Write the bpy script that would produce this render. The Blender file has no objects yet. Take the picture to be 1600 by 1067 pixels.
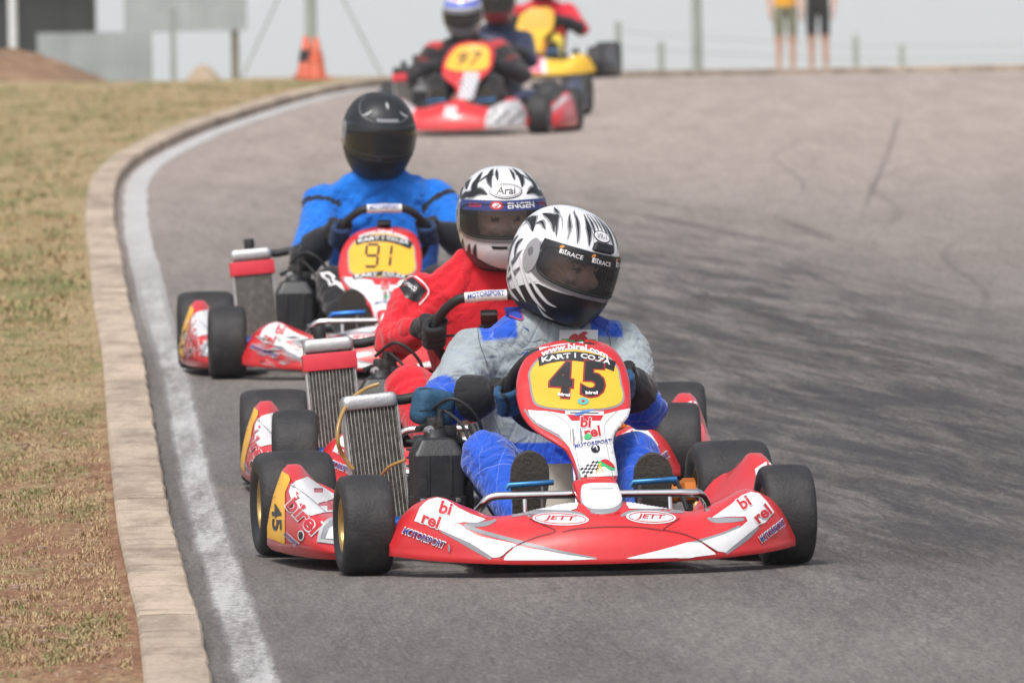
import bpy, bmesh, math, random
import numpy as np
from mathutils import Vector, Matrix, Euler, noise, geometry
from mathutils.bvhtree import BVHTree

random.seed(7); np.random.seed(7)
SC = bpy.context.scene
COL = SC.collection
R = math.radians

# ------------------------------------------------------------------ camera
cam_d = bpy.data.cameras.new('camera')
cam_d.sensor_width = 22.2; cam_d.lens = 300.0
cam_d.clip_start = 0.5; cam_d.clip_end = 80000
cam_d.dof.use_dof = True; cam_d.dof.focus_distance = 36.2; cam_d.dof.aperture_fstop = 9.5
cam = bpy.data.objects.new('camera', cam_d); COL.objects.link(cam)
cam.location = (0, 0, 1.87)
PITCH, ROLL = R(2.04), R(1.0)
_f = Vector((0, math.cos(PITCH), -math.sin(PITCH))); _r0 = Vector((1, 0, 0)); _u0 = _r0.cross(_f)
_r = _r0 * math.cos(ROLL) - _u0 * math.sin(ROLL); _u = _u0 * math.cos(ROLL) + _r0 * math.sin(ROLL)
cam.rotation_euler = Matrix((_r, _u, -_f)).transposed().to_euler()
SC.camera = cam
SC.render.resolution_x = 1024; SC.render.resolution_y = 682

# ------------------------------------------------------------------ sky, sun, exposure (bright overcast)
SUN_EL, SUN_AZ = 58.0, 200.0      # degrees; azimuth clockwise from +Y
wd = bpy.data.worlds.new('World'); SC.world = wd; wd.use_nodes = True
nt = wd.node_tree; nt.nodes.clear()
sky = nt.nodes.new('ShaderNodeTexSky'); sky.sky_type = 'NISHITA'; sky.sun_disc = False
sky.sun_elevation = R(SUN_EL); sky.sun_rotation = R(SUN_AZ)
sky.air_density = 1.0; sky.dust_density = 4.0; sky.ozone_density = 1.0
hsv = nt.nodes.new('ShaderNodeHueSaturation'); hsv.inputs['Saturation'].default_value = 0.46
bg = nt.nodes.new('ShaderNodeBackground'); bg.inputs['Strength'].default_value = 0.093
out = nt.nodes.new('ShaderNodeOutputWorld')
nt.links.new(sky.outputs[0], hsv.inputs['Color']); nt.links.new(hsv.outputs[0], bg.inputs['Color'])
nt.links.new(bg.outputs[0], out.inputs['Surface'])
sun_d = bpy.data.lights.new('sun', 'SUN'); sun_d.energy = 1.5; sun_d.angle = R(12); sun_d.color = (1.0, 0.98, 0.95)
sun = bpy.data.objects.new('sun', sun_d); COL.objects.link(sun)
_sd = Vector((math.sin(R(SUN_AZ)) * math.cos(R(SUN_EL)), math.cos(R(SUN_AZ)) * math.cos(R(SUN_EL)), math.sin(R(SUN_EL))))
sun.rotation_euler = (-_sd).to_track_quat('-Z', 'Y').to_euler(); sun.location = (0, 0, 60)
SC.view_settings.view_transform = 'Standard'; SC.view_settings.look = 'None'
SC.view_settings.gamma = 1.0; SC.view_settings.use_curve_mapping = False
SC.view_settings.exposure = 0.80
SC.cycles.use_denoising = True
SC.cycles.volume_bounces = 1; SC.cycles.max_bounces = 8; SC.cycles.transparent_max_bounces = 12
SC.cycles.volume_max_steps = 64

# ------------------------------------------------------------------ materials
MATS = {}
def srgb(r, g, b):
    f = lambda c: ((c / 255) / 12.92) if c <= 10 else (((c / 255) + 0.055) / 1.055) ** 2.4
    return (f(r), f(g), f(b))
def mat(name, col, rough=0.5, metal=0.0, spec=0.5, bump=0.0, bscale=60.0, vary=0.0, vscale=8.0, dirt=None, dirt_amt=0.0, coat=0.0):
    if name in MATS: return MATS[name]
    m = bpy.data.materials.new(name); m.use_nodes = True; MATS[name] = m
    n = m.node_tree.nodes; l = m.node_tree.links; b = n['Principled BSDF']
    b.inputs['Base Color'].default_value = (*col, 1); b.inputs['Roughness'].default_value = rough
    b.inputs['Metallic'].default_value = metal; b.inputs['Specular IOR Level'].default_value = spec
    b.inputs['Coat Weight'].default_value = coat
    tc = n.new('ShaderNodeTexCoord')
    if vary or dirt_amt:
        nz = n.new('ShaderNodeTexNoise'); nz.inputs['Scale'].default_value = vscale; nz.inputs['Detail'].default_value = 6
        l.new(tc.outputs['Object'], nz.inputs['Vector'])
        hs = n.new('ShaderNodeHueSaturation'); hs.inputs['Color'].default_value = (*col, 1)
        mr = n.new('ShaderNodeMapRange'); mr.inputs[1].default_value = .3; mr.inputs[2].default_value = .7
        mr.inputs[3].default_value = 1 - vary; mr.inputs[4].default_value = 1 + vary
        l.new(nz.outputs[0], mr.inputs[0]); l.new(mr.outputs[0], hs.inputs['Value'])
        last = hs.outputs[0]
        if dirt_amt:
            n2 = n.new('ShaderNodeTexNoise'); n2.inputs['Scale'].default_value = vscale * 2.3; n2.inputs['Detail'].default_value = 8
            n2.inputs['Roughness'].default_value = .7
            l.new(tc.outputs['Object'], n2.inputs['Vector'])
            m2 = n.new('ShaderNodeMapRange'); m2.inputs[1].default_value = .5; m2.inputs[2].default_value = .75
            m2.inputs[3].default_value = 0; m2.inputs[4].default_value = dirt_amt
            l.new(n2.outputs[0], m2.inputs[0])
            mx = n.new('ShaderNodeMix'); mx.data_type = 'RGBA'; mx.inputs[7].default_value = (*(dirt or (.12, .1, .085)), 1)
            l.new(m2.outputs[0], mx.inputs[0]); l.new(last, mx.inputs[6]); last = mx.outputs[2]
        l.new(last, b.inputs['Base Color'])
        mr3 = n.new('ShaderNodeMapRange'); mr3.inputs[3].default_value = max(0, rough - .08); mr3.inputs[4].default_value = min(1, rough + .12)
        l.new(nz.outputs[0], mr3.inputs[0]); l.new(mr3.outputs[0], b.inputs['Roughness'])
    if bump:
        bz = n.new('ShaderNodeTexNoise'); bz.inputs['Scale'].default_value = bscale; bz.inputs['Detail'].default_value = 5
        l.new(tc.outputs['Object'], bz.inputs['Vector'])
        bp = n.new('ShaderNodeBump'); bp.inputs['Strength'].default_value = bump; bp.inputs['Distance'].default_value = .01
        l.new(bz.outputs[0], bp.inputs['Height']); l.new(bp.outputs[0], b.inputs['Normal'])
    return m

def attr_mat(name, rough=.85, stitch=None, sheen=.3, pitch=.075, bump=.35):
    """cloth coloured by the 'Col' attribute; stitch = colour of quilting seams"""
    if name in MATS: return MATS[name]
    m = bpy.data.materials.new(name); m.use_nodes = True; MATS[name] = m
    n = m.node_tree.nodes; l = m.node_tree.links; b = n['Principled BSDF']
    at = n.new('ShaderNodeAttribute'); at.attribute_name = 'Col'
    tc = n.new('ShaderNodeTexCoord')
    nz = n.new('ShaderNodeTexNoise'); nz.inputs['Scale'].default_value = 14; nz.inputs['Detail'].default_value = 5
    l.new(tc.outputs['Object'], nz.inputs['Vector'])
    mr = n.new('ShaderNodeMapRange'); mr.inputs[1].default_value = .3; mr.inputs[2].default_value = .7; mr.inputs[3].default_value = .86; mr.inputs[4].default_value = 1.12
    l.new(nz.outputs[0], mr.inputs[0])
    hs = n.new('ShaderNodeHueSaturation'); l.new(at.outputs['Color'], hs.inputs['Color']); l.new(mr.outputs[0], hs.inputs['Value'])
    last = hs.outputs[0]
    b.inputs['Roughness'].default_value = rough; b.inputs['Sheen Weight'].default_value = sheen; b.inputs['Specular IOR Level'].default_value = .25
    wv = n.new('ShaderNodeTexNoise'); wv.inputs['Scale'].default_value = 38; wv.inputs['Detail'].default_value = 4
    l.new(tc.outputs['Object'], wv.inputs['Vector'])
    cr = n.new('ShaderNodeTexNoise'); cr.inputs['Scale'].default_value = 9; cr.inputs['Detail'].default_value = 3; cr.inputs['Distortion'].default_value = 1.4
    l.new(tc.outputs['Object'], cr.inputs['Vector'])
    c1 = n.new('ShaderNodeMath'); c1.operation = 'SUBTRACT'; c1.inputs[1].default_value = .5; l.new(cr.outputs[0], c1.inputs[0])
    c2 = n.new('ShaderNodeMath'); c2.operation = 'ABSOLUTE'; l.new(c1.outputs[0], c2.inputs[0])
    c3 = n.new('ShaderNodeMapRange'); c3.inputs[1].default_value = 0; c3.inputs[2].default_value = .09; l.new(c2.outputs[0], c3.inputs[0])
    c4 = n.new('ShaderNodeMath'); c4.operation = 'MULTIPLY_ADD'; c4.inputs[1].default_value = 1.1; l.new(c3.outputs[0], c4.inputs[0]); l.new(wv.outputs[0], c4.inputs[2])
    hgt = c4.outputs[0]
    if stitch is not None:
        la = n.new('ShaderNodeAttribute'); la.attribute_name = 'limb'
        sp = n.new('ShaderNodeSeparateXYZ'); l.new(la.outputs['Vector'], sp.inputs[0])
        outs = []
        for sg in (1, -1):
            ma = n.new('ShaderNodeMath'); ma.operation = 'MULTIPLY_ADD'; ma.inputs[1].default_value = (.35, -1.6)[sg < 0]
            l.new(sp.outputs[1], ma.inputs[0]); l.new(sp.outputs[0], ma.inputs[2])
            dv = n.new('ShaderNodeMath'); dv.operation = 'DIVIDE'; dv.inputs[1].default_value = pitch; l.new(ma.outputs[0], dv.inputs[0])
            pp = n.new('ShaderNodeMath'); pp.operation = 'PINGPONG'; pp.inputs[1].default_value = .5; l.new(dv.outputs[0], pp.inputs[0])
            outs.append(pp.outputs[0])
        mn = n.new('ShaderNodeMath'); mn.operation = 'MINIMUM'; l.new(outs[0], mn.inputs[0]); l.new(outs[1], mn.inputs[1])
        lt = n.new('ShaderNodeMapRange'); lt.inputs[1].default_value = .006; lt.inputs[2].default_value = .014; lt.inputs[3].default_value = 1; lt.inputs[4].default_value = 0
        l.new(mn.outputs[0], lt.inputs[0])
        mk = n.new('ShaderNodeMath'); mk.operation = 'MULTIPLY'; l.new(lt.outputs[0], mk.inputs[0]); l.new(at.outputs['Alpha'], mk.inputs[1])
        mx = n.new('ShaderNodeMix'); mx.data_type = 'RGBA'; mx.inputs[7].default_value = (*stitch, 1)
        l.new(mk.outputs[0], mx.inputs[0]); l.new(last, mx.inputs[6]); last = mx.outputs[2]
        pf = n.new('ShaderNodeMapRange'); pf.inputs[1].default_value = 0; pf.inputs[2].default_value = .12; l.new(mn.outputs[0], pf.inputs[0])
        ad = n.new('ShaderNodeMath'); ad.operation = 'MULTIPLY_ADD'; ad.inputs[1].default_value = .5; l.new(pf.outputs[0], ad.inputs[0]); l.new(hgt, ad.inputs[2]); hgt = ad.outputs[0]
    l.new(last, b.inputs['Base Color'])
    bp = n.new('ShaderNodeBump'); bp.inputs['Strength'].default_value = bump; bp.inputs['Distance'].default_value = .012
    l.new(hgt, bp.inputs['Height']); l.new(bp.outputs[0], b.inputs['Normal'])
    return m

def glass_mat(name, tint, refl_rough=.05):
    if name in MATS: return MATS[name]
    m = bpy.data.materials.new(name); m.use_nodes = True; MATS[name] = m
    n = m.node_tree.nodes; l = m.node_tree.links; n.clear()
    o = n.new('ShaderNodeOutputMaterial'); mx = n.new('ShaderNodeMixShader'); fr = n.new('ShaderNodeFresnel'); fr.inputs[0].default_value = 1.5
    t = n.new('ShaderNodeBsdfTransparent'); t.inputs[0].default_value = (*tint, 1)
    g = n.new('ShaderNodeBsdfGlossy'); g.inputs['Roughness'].default_value = refl_rough
    d = n.new('ShaderNodeBsdfDiffuse'); d.inputs[0].default_value = (.2, .2, .21, 1)
    m2 = n.new('ShaderNodeMixShader'); m2.inputs[0].default_value = .10
    l.new(t.outputs[0], m2.inputs[1]); l.new(d.outputs[0], m2.inputs[2])
    l.new(fr.outputs[0], mx.inputs[0]); l.new(m2.outputs[0], mx.inputs[1]); l.new(g.outputs[0], mx.inputs[2]); l.new(mx.outputs[0], o.inputs[0])
    return m

# ------------------------------------------------------------------ mesh helpers
def link(o, parent=None):
    COL.objects.link(o)
    if parent is not None: o.parent = parent
    return o
def tag(o, label=None, cat=None, group=None, kind=None):
    if label: o['label'] = label
    if cat: o['category'] = cat
    if group: o['group'] = group
    if kind: o['kind'] = kind
    return o
def empty(name, loc=(0, 0, 0), rz=0.0):
    o = bpy.data.objects.new(name, None); COL.objects.link(o); o.location = loc; o.rotation_euler = (0, 0, rz); o.empty_display_size = .2
    return o
def mk(name, verts, faces, m, parent=None, smooth=True, angle=40, fidx=None):
    me = bpy.data.meshes.new(name); me.from_pydata([tuple(v) for v in verts], [], [tuple(f) for f in faces]); me.update()
    for q in (m if isinstance(m, (list, tuple)) else [m]): me.materials.append(q)
    if fidx is not None: me.polygons.foreach_set('material_index', fidx)
    if smooth:
        me.polygons.foreach_set('use_smooth', [True] * len(me.polygons))
        if angle: me.set_sharp_from_angle(angle=R(angle))
    return link(bpy.data.objects.new(name, me), parent)

class MB:
    """collects shapes of ONE part"""
    def __init__(s): s.v = []; s.f = []
    def add(s, v, f):
        n = len(s.v); s.v += [tuple(p) for p in v]; s.f += [tuple(i + n for i in q) for q in f]; return s
    def tube(s, *a, **k): return s.add(*tube(*a, **k))
    def box(s, *a, **k): return s.add(*rbox(*a, **k))
    def lathe(s, *a, **k): return s.add(*lathe(*a, **k))
    def build(s, name, m, parent=None, **k): return mk(name, s.v, s.f, m, parent, **k)

def grid_faces(nr, nc, closed_c=True, closed_r=False):
    F = []
    for i in range(nr if closed_r else nr - 1):
        for j in range(nc if closed_c else nc - 1):
            a = i * nc + j; b = i * nc + (j + 1) % nc; c = ((i + 1) % nr) * nc + (j + 1) % nc; d = ((i + 1) % nr) * nc + j
            F.append((a, b, c, d))
    return F
def spline(pts, n=8):
    pts = [Vector(p) for p in pts]; o = []
    for i in range(len(pts) - 1):
        p0 = pts[max(i - 1, 0)]; p1 = pts[i]; p2 = pts[i + 1]; p3 = pts[min(i + 2, len(pts) - 1)]
        for k in range(n):
            t = k / n
            o.append(.5 * ((2 * p1) + (p2 - p0) * t + (2 * p0 - 5 * p1 + 4 * p2 - p3) * t * t + (-p0 + 3 * p1 - 3 * p2 + p3) * t ** 3))
    o.append(pts[-1]); return o
def tube(path, r, seg=10, cap=True, closed=False, flat=1.0):
    P = [Vector(p) for p in path]; n = len(P); rs = r if isinstance(r, (list, tuple)) else [r] * n
    V = []; up = None
    for i in range(n):
        if closed: t = P[(i + 1) % n] - P[i - 1]
        else: t = P[min(i + 1, n - 1)] - P[max(i - 1, 0)]
        t.normalize()
        if up is None:
            up = Vector((0, 0, 1)) if abs(t.z) < .9 else Vector((0, 1, 0))
        a = up - t * up.dot(t)
        if a.length < 1e-5: a = t.orthogonal()
        a.normalize(); up = a; b = t.cross(a)
        for k in range(seg):
            w = 2 * math.pi * k / seg
            V.append(P[i] + (a * math.cos(w) * flat + b * math.sin(w)) * rs[i])
    F = grid_faces(n, seg, True, closed)
    if cap and not closed:
        F.append(tuple(range(seg))[::-1]); F.append(tuple((n - 1) * seg + k for k in range(seg)))
    return V, F
def lathe(prof, c, axis, seg=32, closed=False):
    ax = Vector(axis).normalized(); a = ax.orthogonal().normalized(); b = ax.cross(a); c = Vector(c); V = []
    for (r, h) in prof:
        for k in range(seg):
            w = 2 * math.pi * k / seg; V.append(c + ax * h + (a * math.cos(w) + b * math.sin(w)) * r)
    return V, grid_faces(len(prof), seg, True, closed)
def rbox(c, size, bev=.006, rot=None, seg=2):
    bm = bmesh.new(); bmesh.ops.create_cube(bm, size=1)
    bmesh.ops.scale(bm, vec=Vector(size), verts=bm.verts)
    if bev: bmesh.ops.bevel(bm, geom=bm.edges[:], offset=bev, segments=seg, affect='EDGES', profile=.6)
    M = (Euler(rot).to_matrix() if rot is not None else Matrix.Identity(3)); c = Vector(c)
    bm.verts.index_update()
    V = [c + M @ v.co for v in bm.verts]; F = [tuple(v.index for v in f.verts) for f in bm.faces]; bm.free()
    return V, F
def loft(rings, cap=True, closed=True):
    nc = len(rings[0]); V = [p for r_ in rings for p in r_]; F = grid_faces(len(rings), nc, closed)
    if cap and closed:
        F.append(tuple(range(nc))[::-1]); F.append(tuple((len(rings) - 1) * nc + k for k in range(nc)))
    return V, F
def lerp(a, b, t): return a + (b - a) * t
def sstep(a, b, x):
    t = min(1, max(0, (x - a) / (b - a))); return t * t * (3 - 2 * t)
def table(xs, ys, flat0=False):
    xs = np.array(xs, float); ys = np.array(ys, float); d = np.diff(ys) / np.diff(xs)
    m = np.zeros(len(xs)); m[1:-1] = np.where(d[:-1] * d[1:] > 0, 2 * d[:-1] * d[1:] / (d[:-1] + d[1:] + 1e-12), 0); m[0] = 0 if flat0 else d[0]; m[-1] = d[-1]
    def f(x):
        x = min(max(x, xs[0]), xs[-1]); i = int(min(max(np.searchsorted(xs, x) - 1, 0), len(xs) - 2)); h = xs[i + 1] - xs[i]; t = (x - xs[i]) / h
        return float((2 * t**3 - 3 * t**2 + 1) * ys[i] + (t**3 - 2 * t**2 + t) * h * m[i] + (-2 * t**3 + 3 * t**2) * ys[i + 1] + (t**3 - t**2) * h * m[i + 1])
    return f

# ------------------------------------------------------------------ print on surfaces: flat artwork laid onto a curved part
def text_tris(s, size=1.0, bold=0.0, shear=0.0, space=1.0):
    cu = bpy.data.curves.new('lettering', 'FONT'); cu.body = s; cu.size = size; cu.offset = bold; cu.shear = shear
    cu.space_character = space; cu.align_x = 'CENTER'; cu.align_y = 'CENTER'; cu.resolution_u = 3
    ob = bpy.data.objects.new('lettering', cu); COL.objects.link(ob)
    dg = bpy.context.evaluated_depsgraph_get(); me = bpy.data.meshes.new_from_object(ob.evaluated_get(dg))
    me.calc_loop_triangles(); V = [Vector(v.co[:2]) for v in me.vertices]; T = [[V[i] for i in t.vertices] for t in me.loop_triangles]
    bpy.data.objects.remove(ob); bpy.data.curves.remove(cu); bpy.data.meshes.remove(me)
    return T
def fit(T, w=None, h=None):
    xs = [p.x for t in T for p in t]; ys = [p.y for t in T for p in t]
    cx = (min(xs) + max(xs)) / 2; cy = (min(ys) + max(ys)) / 2
    sx = w / (max(xs) - min(xs)) if w else None; sy = h / (max(ys) - min(ys)) if h else None
    sx = sx or sy; sy = sy or sx
    return [[Vector(((p.x - cx) * sx, (p.y - cy) * sy)) for p in t] for t in T]
def place(T, c, ang=0.0, flipy=True, arc=None):
    """centre c in art units, ang degrees (clockwise on the picture when flipy); arc: bend(x)->dy"""
    o = []; ca, sa = math.cos(R(ang)), math.sin(R(ang))
    for t in T:
        q = []
        for p in t:
            x, y = p.x, (-p.y if flipy else p.y)
            if arc: y += arc * x * x
            q.append(Vector((c[0] + ca * x - sa * y, c[1] + sa * x + ca * y)))
        o.append(q)
    return o
def poly(pts):
    P = [Vector((p[0], p[1], 0)) for p in pts]
    return [[Vector(P[i][:2]) for i in t] for t in geometry.tessellate_polygon([P])]
def spoly(pts, n=4):
    q = [Vector((p[0], p[1], 0)) for p in pts]; m = len(q); o = []
    for i in range(m):
        p0, p1, p2, p3 = q[i - 1], q[i], q[(i + 1) % m], q[(i + 2) % m]
        for k in range(n):
            t = k / n
            o.append(.5 * ((2 * p1) + (p2 - p0) * t + (2 * p0 - 5 * p1 + 4 * p2 - p3) * t * t + (-p0 + 3 * p1 - 3 * p2 + p3) * t ** 3))
    return poly(o)
def strip(path, w, n=5):
    P = spline([(p[0], p[1], 0) for p in path], n); T = []
    ws = w if isinstance(w, (list, tuple)) else [w, w]
    L = []; m = len(P)
    for i in range(m):
        t = (P[min(i + 1, m - 1)] - P[max(i - 1, 0)]).normalized(); nn = Vector((-t.y, t.x, 0)); f = i / (m - 1) * (len(ws) - 1); k = min(int(f), len(ws) - 2)
        h = lerp(ws[k], ws[k + 1], f - k) / 2
        L.append(((P[i] + nn * h).xy, (P[i] - nn * h).xy))
    for i in range(m - 1):
        T.append([L[i][0], L[i][1], L[i + 1][1]]); T.append([L[i][0], L[i + 1][1], L[i + 1][0]])
    return T
def oval(c, rx, ry, ang=0, n=28):
    ca, sa = math.cos(R(ang)), math.sin(R(ang))
    return poly([(c[0] + rx * math.cos(w) * ca - ry * math.sin(w) * sa, c[1] + rx * math.cos(w) * sa + ry * math.sin(w) * ca) for w in [2 * math.pi * k / n for k in range(n)]])
def ring(c, rx, ry, th, ang=0, n=28):
    ca, sa = math.cos(R(ang)), math.sin(R(ang)); T = []
    def q(k, d):
        w = 2 * math.pi * k / n; x = (rx - d) * math.cos(w); y = (ry - d) * math.sin(w); return Vector((c[0] + x * ca - y * sa, c[1] + x * sa + y * ca))
    for k in range(n): T += [[q(k, 0), q(k + 1, 0), q(k + 1, th)], [q(k, 0), q(k + 1, th), q(k, th)]]
    return T
def _clip(P, ax, v, keep_gt):
    o = []
    for i in range(len(P)):
        a, b = P[i], P[(i + 1) % len(P)]; da = (a[ax] - v) * (1 if keep_gt else -1); db = (b[ax] - v) * (1 if keep_gt else -1)
        if da >= 0: o.append(a)
        if da * db < 0:
            t = da / (da - db); o.append(a + (b - a) * t)
    return o
def cells(T, c):
    for t in T:
        x0 = math.floor(min(p.x for p in t) / c); x1 = math.floor(max(p.x for p in t) / c)
        for i in range(x0, x1 + 1):
            P = t
            if x0 != x1: P = _clip(_clip(P, 0, i * c, True), 0, (i + 1) * c, False)
            if len(P) < 3: continue
            y0 = math.floor(min(p.y for p in P) / c); y1 = math.floor(max(p.y for p in P) / c)
            for j in range(y0, y1 + 1):
                Q = P
                if y0 != y1: Q = _clip(_clip(P, 1, j * c, True), 1, (j + 1) * c, False)
                if len(Q) >= 3: yield Q
class Art:
    """maps art units (x right, y down) to parallel rays in the part's own space"""
    def __init__(s, bvh, P0, r, u, d, scale, c0): s.b = bvh; s.P0 = Vector(P0); s.r = Vector(r); s.u = Vector(u); s.d = Vector(d); s.s = scale; s.c = c0
    def hit(s, p, off):
        o = s.P0 + s.r * ((p[0] - s.c[0]) / s.s) - s.u * ((p[1] - s.c[1]) / s.s) - s.d * 3
        loc, nor, i, dist = s.b.ray_cast(o, s.d)
        if loc is None: return None
        if nor.dot(s.d) > 0: nor = -nor
        if nor.dot(s.d) > -.06: return None
        return loc + nor * off
    def decal(s, name, T, m, parent, layer=1, cell=9.0, base=.0009):
        V = []; F = []; idx = {}
        work = list(cells(T, cell)); sizes = [cell] * len(work)
        while work:
            Q = work.pop(); cs = sizes.pop(); f = []
            for p in Q:
                k = (round(p[0], 3), round(p[1], 3))
                if k not in idx:
                    h = s.hit(p, base * layer)
                    if h is None: idx[k] = -1
                    else: idx[k] = len(V); V.append(h)
                if idx[k] >= 0 and (not f or f[-1] != idx[k]): f.append(idx[k])
                elif idx[k] < 0: f = None; break
            if f is None and cs > 1.1:
                if any(idx.get((round(p[0], 3), round(p[1], 3)), -1) >= 0 or s.hit(p, 0) is not None for p in Q) or cs > 4:
                    for Q2 in cells([Q], cs / 2): work.append(Q2); sizes.append(cs / 2)
                continue
            if f and len(f) > 2 and f[0] == f[-1]: f.pop()
            if f and len(set(f)) == len(f) and len(f) >= 3:
                if max((V[a] - V[f[0]]).length for a in f) < .1: F.append(f)
        if not F: return None
        return mk(name, V, F, m, parent, smooth=True, angle=None)
def bvh_of(o): return BVHTree.FromPolygons([v.co for v in o.data.vertices], [tuple(p.vertices) for p in o.data.polygons])

def remesh(V, F, voxel, smooth_it=4):
    me = bpy.data.meshes.new('tmp'); me.from_pydata([tuple(v) for v in V], [], [tuple(f) for f in F]); me.update()
    bm = bmesh.new(); bm.from_mesh(me); bmesh.ops.recalc_face_normals(bm, faces=bm.faces); bm.to_mesh(me); bm.free()
    ob = bpy.data.objects.new('tmp', me); COL.objects.link(ob)
    md = ob.modifiers.new('r', 'REMESH'); md.mode = 'VOXEL'; md.voxel_size = voxel; md.use_smooth_shade = True
    sm = ob.modifiers.new('s', 'SMOOTH'); sm.iterations = smooth_it; sm.factor = .5
    dg = bpy.context.evaluated_depsgraph_get(); m2 = bpy.data.meshes.new_from_object(ob.evaluated_get(dg))
    bpy.data.objects.remove(ob); bpy.data.meshes.remove(me)
    return m2
def ball(c, r, n=12):
    c = Vector(c); rr = Vector(r) if not isinstance(r, (int, float)) else Vector((r, r, r)); V = []
    for i in range(n + 1):
        el = -math.pi / 2 + math.pi * i / n
        for k in range(2 * n):
            az = math.pi * k / n
            V.append(c + Vector((math.cos(el) * math.cos(az) * rr.x, math.cos(el) * math.sin(az) * rr.y, math.sin(el) * rr.z)))
    F = grid_faces(n + 1, 2 * n); return V, F

# ================================================================== SETTING
_tz = table([112, 130, 160, 250, 320, 500, 900, 1500, 2500, 4000, 6000], [0, -.35, -.98, -2.95, -6.5, -22, -62, -118, -180, -216, -220])
def terrain(x, y): return 0.0 if y <= 112 else _tz(y)

class NG:
    """small helper to write node graphs"""
    def __init__(s, m): s.n = m.node_tree.nodes; s.l = m.node_tree.links
    def _in(s, sock, v):
        if isinstance(v, bpy.types.NodeSocket): s.l.new(v, sock)
        elif isinstance(v, (tuple, list)) and len(v) == 3 and sock.type == 'RGBA': sock.default_value = (*v, 1)
        else: sock.default_value = v
    def math(s, op, a, b=0.0, c=0.0, clamp=False):
        q = s.n.new('ShaderNodeMath'); q.operation = op; q.use_clamp = clamp
        for i, v in enumerate((a, b, c)): s._in(q.inputs[i], v)
        return q.outputs[0]
    def comb(s, x, y, z=0.0):
        q = s.n.new('ShaderNodeCombineXYZ')
        for i, v in enumerate((x, y, z)): s._in(q.inputs[i], v)
        return q.outputs[0]
    def noise(s, vec, scale, detail=4, rough=.55, dist=0.0):
        q = s.n.new('ShaderNodeTexNoise'); s._in(q.inputs['Vector'], vec); q.inputs['Scale'].default_value = scale
        q.inputs['Detail'].default_value = detail; q.inputs['Roughness'].default_value = rough; q.inputs['Distortion'].default_value = dist
        return q.outputs[0]
    def ramp(s, v, a, b, lo=0.0, hi=1.0, smooth=True):
        q = s.n.new('ShaderNodeMapRange'); q.interpolation_type = 'SMOOTHSTEP' if smooth else 'LINEAR'
        s._in(q.inputs[0], v); q.inputs[1].default_value = a; q.inputs[2].default_value = b; q.inputs[3].default_value = lo; q.inputs[4].default_value = hi
        return q.outputs[0]
    def mix(s, f, a, b, mode='MIX'):
        q = s.n.new('ShaderNodeMix'); q.data_type = 'RGBA'; q.blend_type = mode; s._in(q.inputs[0], f); s._in(q.inputs[6], a); s._in(q.inputs[7], b)
        return q.outputs[2]
    def sep(s, v):
        q = s.n.new('ShaderNodeSeparateXYZ'); s.l.new(v, q.inputs[0]); return q.outputs
    def bump(s, h, strength, dist):
        q = s.n.new('ShaderNodeBump'); q.inputs['Strength'].default_value = strength; q.inputs['Distance'].default_value = dist; s._in(q.inputs['Height'], h); return q.outputs[0]
    def coord(s): return s.n.new('ShaderNodeTexCoord').outputs['Object']
def newmat(name, rough=.9, spec=.3):
    m = bpy.data.materials.new(name); m.use_nodes = True; MATS[name] = m; b = m.node_tree.nodes['Principled BSDF']
    b.inputs['Roughness'].default_value = rough; b.inputs['Specular IOR Level'].default_value = spec
    return m, NG(m), b

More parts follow.
